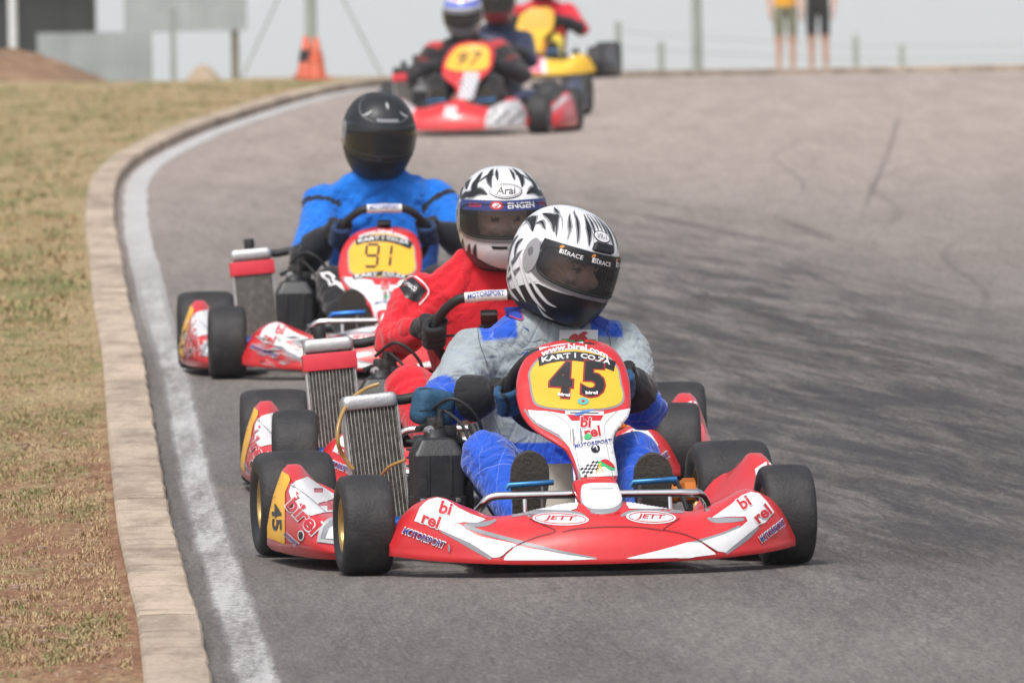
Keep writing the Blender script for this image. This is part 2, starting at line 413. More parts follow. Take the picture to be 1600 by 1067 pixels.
def asphalt():
    m, g, b = newmat('asphalt', .8, .35)
    c = g.coord(); x, y, z = g.sep(c)
    big = g.noise(g.comb(g.math('MULTIPLY', x, 1.0), g.math('MULTIPLY', y, .16)), 1.1, 5, .6)
    base = g.mix(g.ramp(big, .3, .7), (.120, .110, .104), (.168, .153, .144))
    # paler further up the track: grazing sheen and haze painted into the colour
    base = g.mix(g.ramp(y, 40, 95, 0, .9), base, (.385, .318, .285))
    # rubbered racing line, streaks run along the direction of travel
    u = g.math('MULTIPLY_ADD', y, .125, x)
    st = g.noise(g.comb(g.math('MULTIPLY', u, 6.0), g.math('MULTIPLY', y, .42)), 1.0, 9, .72, .5)
    st2 = g.noise(g.comb(g.math('MULTIPLY', g.math('MULTIPLY_ADD', y, .06, x), 26.0), g.math('MULTIPLY', y, .9)), 1.0, 6, .7, .6)
    cen = g.math('MULTIPLY_ADD', g.math('SUBTRACT', y, 45.0), .048, g.math('SUBTRACT', x, 1.05))
    band = g.ramp(g.math('ABSOLUTE', cen), .5, 1.7, 1, 0)
    lng = g.math('MULTIPLY', g.ramp(y, 33, 38.5), g.ramp(y, 48, 88, 1, .15))
    msk = g.math('MULTIPLY', band, lng)
    sk = g.math('MULTIPLY', msk, g.ramp(st, .36, .62, .08, 1.0))
    base = g.mix(g.math('MULTIPLY', sk, .9), base, (.036, .034, .035))
    base = g.mix(g.math('MULTIPLY', g.math('MULTIPLY_ADD', msk, .6, .28), g.ramp(st2, .5, .68)), base, (.05, .048, .048))
    # darker, rougher strip by the kerb
    # aggregate
    ag = g.noise(c, 45, 4, .75); ag2 = g.noise(c, 230, 2, .6)
    base = g.mix(1.0, base, g.mix(g.ramp(ag, .3, .7), (.76, .76, .76), (1.22, 1.22, 1.21)), 'MULTIPLY')
    gr1 = g.noise(g.comb(g.math('MULTIPLY', x, 34.0), g.math('MULTIPLY', y, 2.6)), 1.0, 6, .75, .3); gr2 = g.noise(g.comb(g.math('MULTIPLY', g.math('MULTIPLY_ADD', y, .05, x), 110.0), g.math('MULTIPLY', y, 9.0)), 1.0, 3, .7)
    md_ = g.noise(g.comb(g.math('MULTIPLY', x, 3.2), g.math('MULTIPLY', y, .28)), 1.0, 6, .7, .8)
    base = g.mix(1.0, base, g.mix(g.ramp(md_, .32, .68), (.88, .875, .87), (1.09, 1.10, 1.10)), 'MULTIPLY')
    base = g.mix(1.0, base, g.mix(g.ramp(gr1, .32, .68), (.86, .86, .86), (1.15, 1.14, 1.13)), 'MULTIPLY')
    base = g.mix(1.0, base, g.mix(g.ramp(gr2, .3, .7), (.76, .76, .76), (1.24, 1.24, 1.23)), 'MULTIPLY')
    base = g.mix(1.0, base, g.mix(g.ramp(ag2, .25, .75), (.62, .62, .62), (1.36, 1.35, 1.33)), 'MULTIPLY')
    g._in(b.inputs['Base Color'], base)
    g._in(b.inputs['Normal'], g.bump(g.math('ADD', ag, ag2), .5, .004))
    return m
def soil():
    m, g, b = newmat('dry_grass_soil', .95, .15)
    c = g.coord(); x, y, z = g.sep(c)
    n1 = g.noise(c, 1.3, 6, .65); n2 = g.noise(c, 6, 6, .7); n3 = g.noise(c, 60, 4, .7)
    n1 = g.noise(g.comb(g.math('MULTIPLY', x, 3.4), g.math('MULTIPLY', y, .45)), 1.0, 6, .7); n2 = g.noise(g.comb(g.math('MULTIPLY', x, 13.0), g.math('MULTIPLY', y, 1.8)), 1.0, 6, .75); n3 = g.noise(g.comb(g.math('MULTIPLY', x, 60.0), g.math('MULTIPLY', y, 9.0)), 1.0, 5, .75)
    d = g.mix(g.ramp(n2, .35, .65), (.25, .125, .07), (.37, .215, .13))
    d = g.mix(g.ramp(g.noise(c, 28, 5, .75), .5, .7), d, (.12, .07, .045))
    straw = g.mix(g.ramp(n3, .3, .7), (.30, .215, .115), (.48, .37, .21))
    mot = g.noise(g.comb(g.math('MULTIPLY', x, 2.2), g.math('MULTIPLY', y, .3)), 1.0, 7, .75)
    straw = g.mix(g.ramp(mot, .47, .62, 0, .85), straw, (.19, .20, .075))
    far = g.ramp(y, 34, 62, -.05, .24)
    f = g.ramp(g.math('ADD', g.math('MULTIPLY_ADD', n2, .5, g.math('MULTIPLY', n1, .5)), far), .42, .62)
    col = g.mix(f, d, straw)
    col = g.mix(1.0, col, g.mix(g.ramp(n3, .3, .7), (.75, .75, .75), (1.2, 1.2, 1.2)), 'MULTIPLY')
    g._in(b.inputs['Base Color'], col); g._in(b.inputs['Normal'], g.bump(g.math('ADD', n3, n2), .8, .02))
    return m
def concrete():
    m, g, b = newmat('kerb_concrete', .92, .2)
    c = g.coord(); x, y, z = g.sep(c)
    info = g.n.new('ShaderNodeObjectInfo').outputs['Random']
    n1 = g.noise(g.comb(g.math('MULTIPLY', x, 6.0), g.math('MULTIPLY', y, 1.2), g.math('MULTIPLY', info, 9.0)), 1.0, 7, .7)
    n2 = g.noise(c, 70, 5, .7)
    col = g.mix(g.ramp(n1, .32, .62), (.31, .245, .19), (.53, .43, .34))
    sc = g.noise(g.comb(g.math('MULTIPLY', x, 1.5), g.math('MULTIPLY', y, 9.0), g.math('MULTIPLY', info, 5.0)), 1.0, 6, .7)
    col = g.mix(g.ramp(sc, .53, .70, 0, .6), col, (.17, .135, .115))
    sp_ = g.noise(g.comb(g.math('MULTIPLY', x, 30.0), g.math('MULTIPLY', y, 14.0), info), 1.0, 5, .75)
    col = g.mix(g.ramp(sp_, .58, .7, 0, .5), col, (.15, .12, .1))
    col = g.mix(1.0, col, g.mix(info, (.82, .82, .82), (1.12, 1.1, 1.08)), 'MULTIPLY')
    col = g.mix(1.0, col, g.mix(g.ramp(n2, .3, .7), (.8, .8, .8), (1.15, 1.15, 1.15)), 'MULTIPLY')
    g._in(b.inputs['Base Color'], col); g._in(b.inputs['Normal'], g.bump(g.math('ADD', n2, sc), .8, .008))
    return m
def line_paint():
    m = bpy.data.materials.new('worn_white_paint'); m.use_nodes = True; MATS['worn_white_paint'] = m
    g = NG(m); b = g.n['Principled BSDF']; b.inputs['Roughness'].default_value = .8
    c = g.coord(); x, y, z = g.sep(c)
    n1 = g.noise(c, 130, 4, .75); n2 = g.noise(g.comb(g.math('MULTIPLY', x, 9.0), g.math('MULTIPLY', y, .5)), 1.0, 6, .7)
    ea = g.n.new('ShaderNodeAttribute'); ea.attribute_name = 'edge'; n3 = g.noise(c, 42, 5, .8)
    a = g.math('MULTIPLY', g.ramp(g.math('ADD', g.math('MULTIPLY_ADD', n1, .5, g.math('MULTIPLY', n2, .42)), g.math('MULTIPLY_ADD', ea.outputs['Fac'], .2, g.math('MULTIPLY', n3, .5))), .75, 1.0), .82)
    far = g.ramp(y, 45, 70)
    a = g.math('MAXIMUM', a, g.math('MULTIPLY', far, .8))
    g._in(b.inputs['Base Color'], g.mix(n2, (.42, .41, .40), (.66, .65, .64)))
    t = g.n.new('ShaderNodeBsdfTransparent'); mx = g.n.new('ShaderNodeMixShader'); o = g.n['Material Output']
    g.l.new(a, mx.inputs[0]); g.l.new(t.outputs[0], mx.inputs[1]); g.l.new(b.outputs[0], mx.inputs[2]); g.l.new(mx.outputs[0], o.inputs[0])
    return m
def rubber_mark():
    m = bpy.data.materials.new('skid_rubber'); m.use_nodes = True
    g = NG(m); b = g.n['Principled BSDF']; b.inputs['Roughness'].default_value = .75; b.inputs['Base Color'].default_value = (.035, .034, .035, 1)
    c = g.coord(); x, y, z = g.sep(c)
    n1 = g.noise(c, 60, 4, .7); n2 = g.noise(g.comb(g.math('MULTIPLY', x, 3.0), g.math('MULTIPLY', y, .3)), 1.0, 4, .6)
    uv = g.n.new('ShaderNodeAttribute'); uv.attribute_name = 'edge'
    a = g.math('MULTIPLY', g.math('MULTIPLY', g.ramp(n1, .3, .7, .4, 1), g.ramp(n2, .2, .5, .3, 1)), g.math('MULTIPLY', uv.outputs['Fac'], .75))
    t = g.n.new('ShaderNodeBsdfTransparent'); mx = g.n.new('ShaderNodeMixShader'); o = g.n['Material Output']
    g.l.new(a, mx.inputs[0]); g.l.new(t.outputs[0], mx.inputs[1]); g.l.new(b.outputs[0], mx.inputs[2]); g.l.new(mx.outputs[0], o.inputs[0])
    return m

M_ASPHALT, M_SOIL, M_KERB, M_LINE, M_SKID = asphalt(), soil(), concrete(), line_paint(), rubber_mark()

# kerb line (road side edge), from near to far, then turning right over the crest
KERB = [(-.12, 4), (-.30, 18), (-.70, 31.2), (-.81, 34.3), (-.93, 37.5), (-1.06, 41.4), (-1.21, 46.1), (-1.36, 50.8), (-1.54, 55.9), (-1.76, 62.6), (-1.97, 69.0), (-2.15, 75.5),
        (-2.235, 80.0), (-2.235, 85.0), (-2.10, 91.7), (-1.90, 97.0), (-1.62, 103.0), (-1.30, 107.6), (-.80, 110.6), (0.1, 112.7), (1.4, 114.1), (3.5, 115.4), (8, 117), (16, 118.8), (30, 120.5)]
kp = [p for p in spline([(x, y, 0) for x, y in KERB], 12)]
# resample evenly (0.5 m)
def resample(P, step):
    o = [P[0]]; acc = 0
    for a, b in zip(P[:-1], P[1:]):
        L = (b - a).length; t = step - acc
        while t <= L: o.append(a.lerp(b, t / L)); t += step
        acc = (acc + L) % step
    return o
kq = resample(kp, .5)
def left_normal(P, i):
    t = (P[min(i + 1, len(P) - 1)] - P[max(i - 1, 0)]); t.z = 0; t.normalize(); return Vector((-t.y, t.x, 0))

# far terrain sheet reaching the horizon
xs = [-16000, -9000, -4000, -1500, -500, -150, -60, -25, -10, 0, 10, 25, 60, 150, 500, 1500, 4000, 9000, 16000]
ys = [-300, -60, 0, 40, 80, 112, 118, 125, 140, 160, 190, 220, 250, 285, 320, 400, 500, 700, 900, 1200, 1500, 2000, 2500, 3200, 4000, 5000, 6000, 9000, 13000, 20000, 32000]
V = [(x, y, terrain(x, y) - .06) for y in ys for x in xs]
m_terr, g, b = newmat('veld', .95, .1)
_n = g.noise(g.coord(), .02, 8, .6); g._in(b.inputs['Base Color'], g.mix(g.ramp(_n, .3, .7), (.17, .15, .075), (.27, .22, .12)))
tag(mk('ground', V, grid_faces(len(ys), len(xs), False), m_terr, smooth=True, angle=None), kind='structure')

# road sheet
RB = [p for p in spline([(x, y, 0) for x, y in [(6.5, 4), (6.6, 40), (6.8, 80), (7.2, 96), (8.6, 104), (12, 108), (20, 110.5), (34, 112)]], 14)]
Ld = resample(kp, .25); NRW = 260
Li = [Ld[int(i * (len(Ld) - 1) / (NRW - 1))] for i in range(NRW)]; Ri = resample(RB, .1); Ri = [Ri[int(i * (len(Ri) - 1) / (NRW - 1))] for i in range(NRW)]
V = []
NCR = 26
for a, c in zip(Li, Ri):
    for k in range(NCR):
        p = a.lerp(c, k / (NCR - 1)); V.append((p.x, p.y, terrain(p.x, p.y)))
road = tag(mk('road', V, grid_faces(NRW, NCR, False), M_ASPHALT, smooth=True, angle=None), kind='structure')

# grass verge left of the kerb (kerb back edge outwards)
offs = [0, .06, .12, .2, .3, .42, .56, .72, .9, 1.1, 1.4, 1.8, 2.4, 3.2, 4.5, 7, 12, 25, 60]
V = []
def verge_z(x, y, o):
    h = .042 + (noise.noise(Vector((x * 1.7, y * .7, 0))) * .03 + noise.noise(Vector((x * 7, y * 4, 3))) * .012) * min(1, o * 4 + .15)
    return terrain(x, y) + h - .0004 * o
for i, p in enumerate(kq):
    nrm = left_normal(kq, i)
    for o in offs:
        q = p + nrm * (o + .148); V.append((q.x, q.y, verge_z(q.x, q.y, o)))
tag(mk('grass_verge', V, grid_faces(len(kq), len(offs), False), M_SOIL, smooth=True, angle=None), kind='structure')

# verge right of the road, out of frame and over the crest
V = []
for i, p in enumerate(Ri[::4]):
    nrm = left_normal(Ri[::4], i)
    for o in (0, 1, 3, 8, 20, 60):
        q = p - nrm * o; V.append((q.x, q.y, terrain(q.x, q.y) + .012))
tag(mk('outer_verge', V, grid_faces(len(Ri[::4]), 6, False), M_SOIL, smooth=True, angle=None), kind='structure')

# kerb: stone after stone
kerb = tag(empty('kerb', (-.7, 31.2, 0)), kind='structure')
kr = resample(kp, .25); i = 0; seeds = random.Random(3)
def stone(i0, i1):
    W = .148; hz = .058 + seeds.uniform(-.0025, .0025); V = []; n = i1 - i0 + 1
    for k in range(i0, i1 + 1):
        p = kr[k]; nr = left_normal(kr, k); t = Vector((nr.y, -nr.x, 0)); sh = (t * .004 if k == i0 else (-t * .004 if k == i1 else Vector()))
        jit = seeds.uniform(-.004, .004); tz = terrain(p.x, p.y); dz = seeds.uniform(-.0006, .0006)
        for (o, z) in ((jit * .6 - .002, -.05), (jit, hz - .007 + dz), (.006 + jit, hz + dz), (.075, hz + .002 + dz), (W - .007, hz + dz), (W, hz - .007), (W, -.05)):
            q = p + nr * o + sh; V.append(q + Vector((-kerb.location.x, -kerb.location.y, tz + z)))
    F = grid_faces(n, 7, False); F.append(tuple(range(7))[::-1]); F.append(tuple((n - 1) * 7 + k for k in range(7)))
    return mk('kerbstone', V, [f[::-1] for f in F], M_KERB, kerb, smooth=True, angle=28)
while i < len(kr) - 5 and kr[i].y < 119.5:
    L = seeds.choice((5, 8, 6, 4, 7)) if kr[i].y > 25 else 8
    stone(i, i + L); i += L

# worn white edge line
V = []; LE = []
l0, l1 = .046, .172
for i, p in enumerate(kq):
    nr = left_normal(kq, i); w = .012 * noise.noise(Vector((0, p.y * .8, 0)))
    sh = .012 * noise.noise(Vector((5, p.y * .13, 0)))
    for o, e_ in ((l0 + sh + w, 0), (l0 + .028 + sh, 1), ((l0 + l1) / 2 + sh, 1), (l1 - .028 + sh, 1), (l1 + sh - w, 0)):
        q = p - nr * o; V.append((q.x, q.y, terrain(q.x, q.y) + .004)); LE.append(e_)
edge = tag(mk('edge_line', V, grid_faces(len(kq), 5, False), M_LINE, smooth=True, angle=None), kind='structure')
edge.data.attributes.new('edge', 'FLOAT', 'POINT').data.foreach_set('value', LE)

# single skid marks
def skid(pts, w, fade=.25, amt=1.0):
    P = spline([(x, y, 0) for x, y in pts], 14); V = []; A = []
    for i, p in enumerate(P):
        nr = left_normal(P, i); t = i / (len(P) - 1); f = sstep(0, fade, t) * (1 - sstep(1 - fade, 1, t))
        for o, e in ((-.5, 0), (-.25, 1), (.25, 1), (.5, 0)):
            q = p + nr * o * w; V.append((q.x, q.y, terrain(q.x, q.y) + .0045)); A.append(e * f * amt)
    ob = mk('skid_mark', V, grid_faces(len(P), 4, False), M_SKID, road, smooth=True, angle=None)
    at = ob.data.attributes.new('edge', 'FLOAT', 'POINT'); at.data.foreach_set('value', A)
skid([(2.78, 98), (2.52, 90), (2.2, 81), (1.92, 73.5), (1.66, 66.5)], .045, .3, .35)
rs = random.Random(11)
for k in range(26):
    y0 = rs.uniform(38, 78); L = rs.uniform(3, 11); x0 = rs.uniform(.1, 2.2) - .045 * (y0 - 50); a = rs.uniform(.04, .11)
    skid([(x0 - a * L * .5, y0 + L * .5), (x0 + rs.uniform(-.04, .04), y0), (x0 + a * L * .5, y0 - L * .5)], rs.uniform(.04, .14), .45, rs.uniform(.15, .38))
for k in range(5):
    y0 = rs.uniform(46, 92); x0 = rs.uniform(.6, 2.6) + .012 * (y0 - 60); L = rs.uniform(14, 26); c_ = rs.uniform(-.05, .05)
    skid([(x0 + .055 * L * .5 + c_ * .5, y0 + L * .5), (x0 - c_ * .15, y0 + L * .17), (x0 - c_ * .1, y0 - L * .17), (x0 - .03 * L * .5 + c_ * .6, y0 - L * .5)], rs.uniform(.025, .05), .4, rs.uniform(.10, .26))
skid([(-.55, 31.5), (-.42, 40), (-.7, 50), (-1.0, 60)], .09, .4, .4)

# grass: blades nobody could count
def grass(name, n, yr, orange, hgt, wid, m, thr, seed, gscale):
    rg = np.random.RandomState(seed); V = []; F = []
    kk = 0; tries = 0
    ys_ = [p.y for p in kq]
    while kk < n and tries < n * 14:
        tries += 1
        y = yr[0] + (yr[1] - yr[0]) * rg.rand() ** 1.25
        i = int(np.searchsorted(ys_, y)); i = min(max(i, 1), len(kq) - 2)
        vis = .55 + .033 * (y - 30)
        o = .02 + rg.rand() * min(orange, vis + .5)
        p = kq[i].lerp(kq[i + 1], rg.rand()) + left_normal(kq, i) * (o + .15)
        nz = .65 * noise.noise(Vector((p.x * 3.2, p.y * .5, gscale))) + .7 * noise.noise(Vector((p.x * 12, p.y * 1.8, gscale)))
        edge_bias = -.22 if o < .1 else (-.2 * (1 - sstep(.1, .55, o)) * (1 - sstep(40, 54, y)))
        if nz + edge_bias < thr + rg.rand() * .35: continue
        h = hgt * (.5 + rg.rand()); az = rg.rand() * 6.283; ln = (.3 + rg.rand() * .9) * h
        dx, dy = math.cos(az), math.sin(az); w = wid * (.6 + rg.rand() * .8)
        z = verge_z(p.x, p.y, o) - .004
        b = len(V)
        V += [(p.x - dy * w, p.y + dx * w, z), (p.x + dy * w, p.y - dx * w, z), (p.x + dx * ln * .5 + dy * w * .6, p.y + dy * ln * .5 - dx * w * .6, z + h * .7), (p.x + dx * ln * .5 - dy * w * .6, p.y + dy * ln * .5 + dx * w * .6, z + h * .7), (p.x + dx * ln, p.y + dy * ln, z + h * .95)]
        F += [(b, b + 1, b + 2, b + 3), (b + 3, b + 2, b + 4)]; kk += 1
    return mk(name, V, F, m, smooth=False)
def blade_mat(name, c1, c2, c3):
    m, g, b = newmat(name, .7, .25)
    n = g.noise(g.coord(), 5, 4, .7); n2 = g.noise(g.coord(), 160, 1, .5)
    g._in(b.inputs['Base Color'], g.mix(g.ramp(n2, .35, .65), g.mix(g.ramp(n, .35, .65), c1, c2), c3)); return m
mg = blade_mat('green_blade', (.115, .16, .045), (.18, .21, .075), (.24, .22, .10))
md = blade_mat('straw_blade', (.40, .30, .155), (.52, .41, .23), (.32, .21, .12))
tag(grass('green_grass', 66000, (30.5, 62), 3.0, .012, .0015, mg, -.12, 5, 0.0), 'short green grass growing in patches on the verge', 'grass', kind='stuff')
tag(grass('dry_grass', 175000, (30.5, 70), 3.5, .010, .0018, md, -.50, 9, 7.0), 'dry straw coloured grass scattered over the verge soil', 'grass', kind='stuff')
tag(grass('far_grass', 26000, (54, 108), 6.0, .02, .005, md, -.3, 21, 3.0), 'dry yellow grass of the far verge', 'grass', kind='stuff')
tag(grass('far_green_grass', 16000, (54, 109), 6.0, .02, .005, mg, .05, 22, 13.0), 'faded green grass patches on the far verge', 'grass', kind='stuff')
# clods and pebbles on the bare soil
V = []; F = []; rp = random.Random(5)
for k in range(420):
    y = 30.8 + 26 * rp.random() ** 1.5; i = min(max(int(np.searchsorted([p.y for p in kq], y)), 1), len(kq) - 2); o = .02 + rp.random() * (.6 + .03 * (y - 30))
    p = kq[i] + left_normal(kq, i) * (o + .15); r_ = rp.uniform(.004, .014); z = verge_z(p.x, p.y, o)
    v, f = ball((p.x, p.y + rp.uniform(-.2, .2), z), (r_ * rp.uniform(.7, 1.5), r_, r_ * .6), 3); n0 = len(V); V += v; F += [tuple(a + n0 for a in q) for q in f]
tag(mk('pebbles', V, F, mat('pebble', (.30, .20, .14), .9, vary=.3, vscale=3), smooth=False), 'small clods and pebbles on the bare red soil', 'pebbles', kind='stuff')

# ================================================================== KARTS
# x = across (engine side negative), y = backwards from the front axle, z = up
KRED, KWHITE, KYEL = (.60, .025, .03), (.74, .73, .74), (.80, .42, .03)
M_RUB = mat('tyre_rubber', (.027, .026, .027), .62, spec=.4, bump=.25, bscale=140, vary=.25, vscale=10, dirt=(.075, .07, .065), dirt_amt=.5)
M_SIDE = mat('tyre_sidewall', (.022, .022, .024), .5, spec=.4, vary=.2, vscale=20)
M_GOLD = mat('gold_rim', (.50, .33, .12), .38, .75, vary=.15, vscale=30, dirt=(.08, .06, .04), dirt_amt=.4)
M_CHROME = mat('chrome_tube', (.78, .77, .76), .16, 1.0, vary=.05, vscale=30)
M_ALU = mat('cast_aluminium', (.50, .50, .50), .45, .8, bump=.15, bscale=150, vary=.12, vscale=20)
M_STEEL = mat('dull_steel', (.32, .31, .30), .4, .9, vary=.2, vscale=15)
M_BLACK = mat('black_plastic', (.017, .018, .02), .42, spec=.45, bump=.12, bscale=200, vary=.25, vscale=12, dirt=(.10, .09, .08), dirt_amt=.25)
M_BLACKR = mat('black_rubber', (.015, .015, .016), .6, vary=.2, vscale=30)
M_ENG = mat('engine_black', (.02, .02, .021), .5, .3, bump=.3, bscale=120, vary=.4, vscale=20, dirt=(.12, .09, .06), dirt_amt=.5)
M_FIN = mat('radiator_core', (.075, .07, .062), .75, .2, bump=.9, bscale=260, vary=.5, vscale=60, dirt=(.02, .018, .015), dirt_amt=.8)
M_FINW = mat('radiator_tube', (.40, .39, .36), .5, .5, vary=.35, vscale=40, dirt=(.10, .08, .06), dirt_amt=.6)
M_BLUEA = mat('blue_anodised', (.03, .17, .55), .3, .6, vary=.1)
M_BLUEA2 = mat('blue_pedal', (.03, .16, .38), .35, .5, vary=.2, vscale=30)
M_ORANGE = mat('orange_anodised', (.75, .22, .03), .35, .4, vary=.1)
M_TANK = mat('fuel_tank_plastic', (.50, .46, .38), .5, vary=.12, vscale=8)
M_SEAT = mat('fibreglass_seat', (.09, .09, .095), .45, vary=.2)
M_HOSE = mat('fuel_hose', (.36, .21, .06), .3, vary=.15)
M_PW = mat('print_white', KWHITE, .34, vary=.05, vscale=15, dirt=(.3, .25, .22), dirt_amt=.22)
M_PG = mat('print_grey', (.25, .255, .275), .35, vary=.08)
M_PR = mat('print_red', (.50, .022, .03), .36, vary=.05)
M_PB = mat('print_blue', (.035, .05, .24), .4)
M_PK = mat('print_black', (.014, .014, .016), .38)
M_PDK = mat('print_dark_red', (.24, .02, .02), .4)
M_PY = mat('print_yellow', KYEL, .36, vary=.06, vscale=10)
M_PGRN = mat('print_green', (.05, .42, .14), .4)
M_PTEAL = mat('print_teal', (.10, .42, .38), .4)
M_PLB = mat('print_light_blue', (.10, .25, .65), .4)
M_SEAM = mat('panel_gap', (.12, .012, .014), .6)
M_TAPE = mat('red_tape', (.62, .03, .05), .5, vary=.08, vscale=20)
M_PSIL = mat('print_silver', (.45, .45, .46), .35, vary=.1)

# drawing frame of the bodywork artwork: front three-quarter elevation, 8.9 degrees off the kart's axis
_a = R(8.9); _RT = Matrix(((math.cos(_a), math.sin(_a), 0), (-math.sin(_a), math.cos(_a), 0), (0, 0, 1)))
_T = Vector((.155, 35.83, 0)); EYE = _RT @ (Vector((0, 0, 1.87)) - _T)
AR, AU, AF = _RT @ _r, _RT @ _u, _RT @ _f
def aray(px, py): return (AF * 21620 + AR * (px - 800) - AU * (py - 533.5)).normalized()
def dl(px, py, y):
    d = aray(px, py); return EYE + d * ((y - EYE.y) / d.y)
def art_at(o, px, py, y):
    P0 = dl(px, py, y); d = aray(px, py); s = 21620 / (P0 - EYE).dot(AF)
    r = (AR - d * AR.dot(d)).normalized(); u = r.cross(d) * 1.0
    return Art(bvh_of(o), P0, r, u, d, s, (px, py))

def wheel(root, c, w, Rr, outer, steer=0.0, rim=M_GOLD):
    e = bpy.data.objects.new('wheel', None); e.empty_display_size = .1; link(e, root); e.location = c; e.rotation_euler = (0, 0, steer)
    rr = .066; h = w / 2
    P = [(rr, -h * .80), (rr + .014, -h * .90), (Rr * .66, -h * .985), (Rr * .78, -h * 1.0), (Rr * .87, -h * .985), (Rr * .93, -h * .93), (Rr * .968, -h * .83), (Rr * .988, -h * .66), (Rr, -h * .4), (Rr * 1.001, 0)]
    P = P + [(r_, -q) for r_, q in P[-2::-1]]
    v, f = lathe(P, (0, 0, 0), (1, 0, 0), 56)
    fi = [1 if (k // 56 < 4 or k // 56 >= len(P) - 5) else 0 for k in range(len(f))]
    mk('tyre', v, f, [M_RUB, M_SIDE], e, angle=60, fidx=fi)
    b = MB()
    for s in (-1, 1):
        b.lathe([(rr + .006, s * h * .78), (rr + .007, s * h * .86), (rr + .001, s * h * .87), (rr - .004, s * h * .8), (rr - .007, s * h * .35), (rr - .016, s * h * .18), (.036, s * h * .12), (.03, s * h * .3), (.001, s * h * .3)], (0, 0, 0), (1, 0, 0), 40)
    b.build('rim', rim, e, angle=35)
    hb = MB()
    hb.lathe([(.001, outer * h * .62), (.018, outer * h * .6), (.02, outer * h * .3)], (0, 0, 0), (1, 0, 0), 16)
    for k in range(3):
        w_ = 2.1 * k; hb.lathe([(.001, outer * h * .42), (.006, outer * h * .42), (.006, outer * h * .2)], (0, .028 * math.cos(w_), .028 * math.sin(w_)), (1, 0, 0), 8)
    hb.build('hub', M_STEEL, e)
    return e

# front fairing surface
FC = .025
f_zt = table([0, .07, .15, .26, .33, .405, .455, .49, .515, .53], [.185, .182, .168, .152, .176, .204, .188, .158, .118, .085], True)
f_zb = table([0, .2, .4, .53], [.030, .032, .040, .052], True)
f_yf = table([0, .2, .33, .43, .49, .53], [-.375, -.358, -.315, -.255, -.20, -.14], True)
f_yt = table([0, .1, .2, .3, .405, .48, .53], [-.20, -.195, -.185, -.16, -.125, -.10, -.085], True)
def fairing_rings():
    rings = []
    us = list(np.linspace(-.53, .53, 107))
    for u in us:
        a = abs(u); zb, zt, yf, yt = f_zb(a), f_zt(a), f_yf(a), f_yt(a); ring_ = []
        # underside back -> lip -> face -> top -> inner back
        ring_.append(Vector((FC + u, yf + .10, zb + .012)))
        ring_.append(Vector((FC + u, yf + .03, zb)))
        ring_.append(Vector((FC + u, yf + .004, zb + .002)))
        ring_.append(Vector((FC + u, yf, zb + .010)))
        ring_.append(Vector((FC + u, yf + .003, zb + .018)))
        k = sstep(.2, .42, a)
        for j in range(1, 15):
            t = j / 14
            # centre: convex brow then flat deck; ears: upright, rolled top
            z1 = 1 - (1 - t) ** 1.75; y1 = t ** 1.5
            z2 = math.sin(t * math.pi / 2) ** .9; y2 = 1 - math.cos(t * math.pi / 2) ** .8
            zz = lerp(z1, z2, k); yy = lerp(y1, y2, k)
            ring_.append(Vector((FC + u, lerp(yf + .004, yt, yy), lerp(zb + .018, zt, zz))))
        ring_.append(Vector((FC + u, yt + .012, zt - .006)))
        ring_.append(Vector((FC + u, yt + .014, zt - .03)))
        rings.append(ring_)
    return rings
FR = fairing_rings()
def build_fairing(root, m):
    V, F = loft(FR, cap=False, closed=False)
    nc = len(FR[0])
    F.append(tuple(range(nc))); F.append(tuple((len(FR) - 1) * nc + k for k in range(nc))[::-1])
    return mk('front_fairing', V, F, m, root, angle=50)

# number panel outline rows: picture row, left, right, y
PANEL = [(752, 904, 967, -.02), (738, 900, 966, .0), (722, 894, 964, .035), (706, 883, 961, .075), (692, 862, 960, .11), (680, 843, 964, .135), (668, 829, 974, .16), (655, 820, 984, .185), (640, 814, 988, .212), (625, 811, 988, .238),
         (608, 811, 987, .267), (592, 813, 984, .293), (577, 818, 979, .318), (563, 827, 972, .338), (552, 839, 962, .353), (545, 852, 950, .362), (540, 870, 934, .369), (537.5, 888, 918, .373)]
def panel_rows():
    rows = []
    P = [(dl(l, py, y), dl(r_, py, y)) for (py, l, r_, y) in PANEL]
    L = spline([p[0] for p in P], 3); Rr = spline([p[1] for p in P], 3)
    for a, c in zip(L, Rr):
        row = []; hw = (c - a).length / 2; mid = (a + c) / 2
        rim = min(.022, hw * .5)
        for k in range(33):
            s = -1 + 2 * k / 32; s = math.copysign(1 - (1 - abs(s)) ** 1.35, s)
            e = hw * (1 - abs(s))        # distance to edge
            dip = .0 if e > rim else (1 - math.sqrt(max(0, 1 - ((rim - e) / rim) ** 2))) * .026
            row.append(Vector((mid.x + hw * s, mid.y - .020 * (1 - s * s) + dip, mid.z + dip * .25)))
        rows.append(row)
    return rows
PR = panel_rows()
def build_panel(root, m):
    V = [p for r_ in PR for p in r_]; nr, nc = len(PR), 33; F = grid_faces(nr, nc, False)
    # rolled rear edge
    edge_i = [i * nc for i in range(nr)] + [(nr - 1) * nc + k for k in range(1, nc)] + [i * nc + nc - 1 for i in range(nr - 2, -1, -1)] + [k for k in range(nc - 2, 0, -1)]
    n0 = len(V)
    for i in edge_i: V.append(V[i] + Vector((0, .022, .004)))
    n = len(edge_i)
    for k in range(n): F.append((edge_i[k], n0 + k, n0 + (k + 1) % n, edge_i[(k + 1) % n]))
    return mk('number_panel', V, [f[::-1] for f in F], m, root, angle=60)

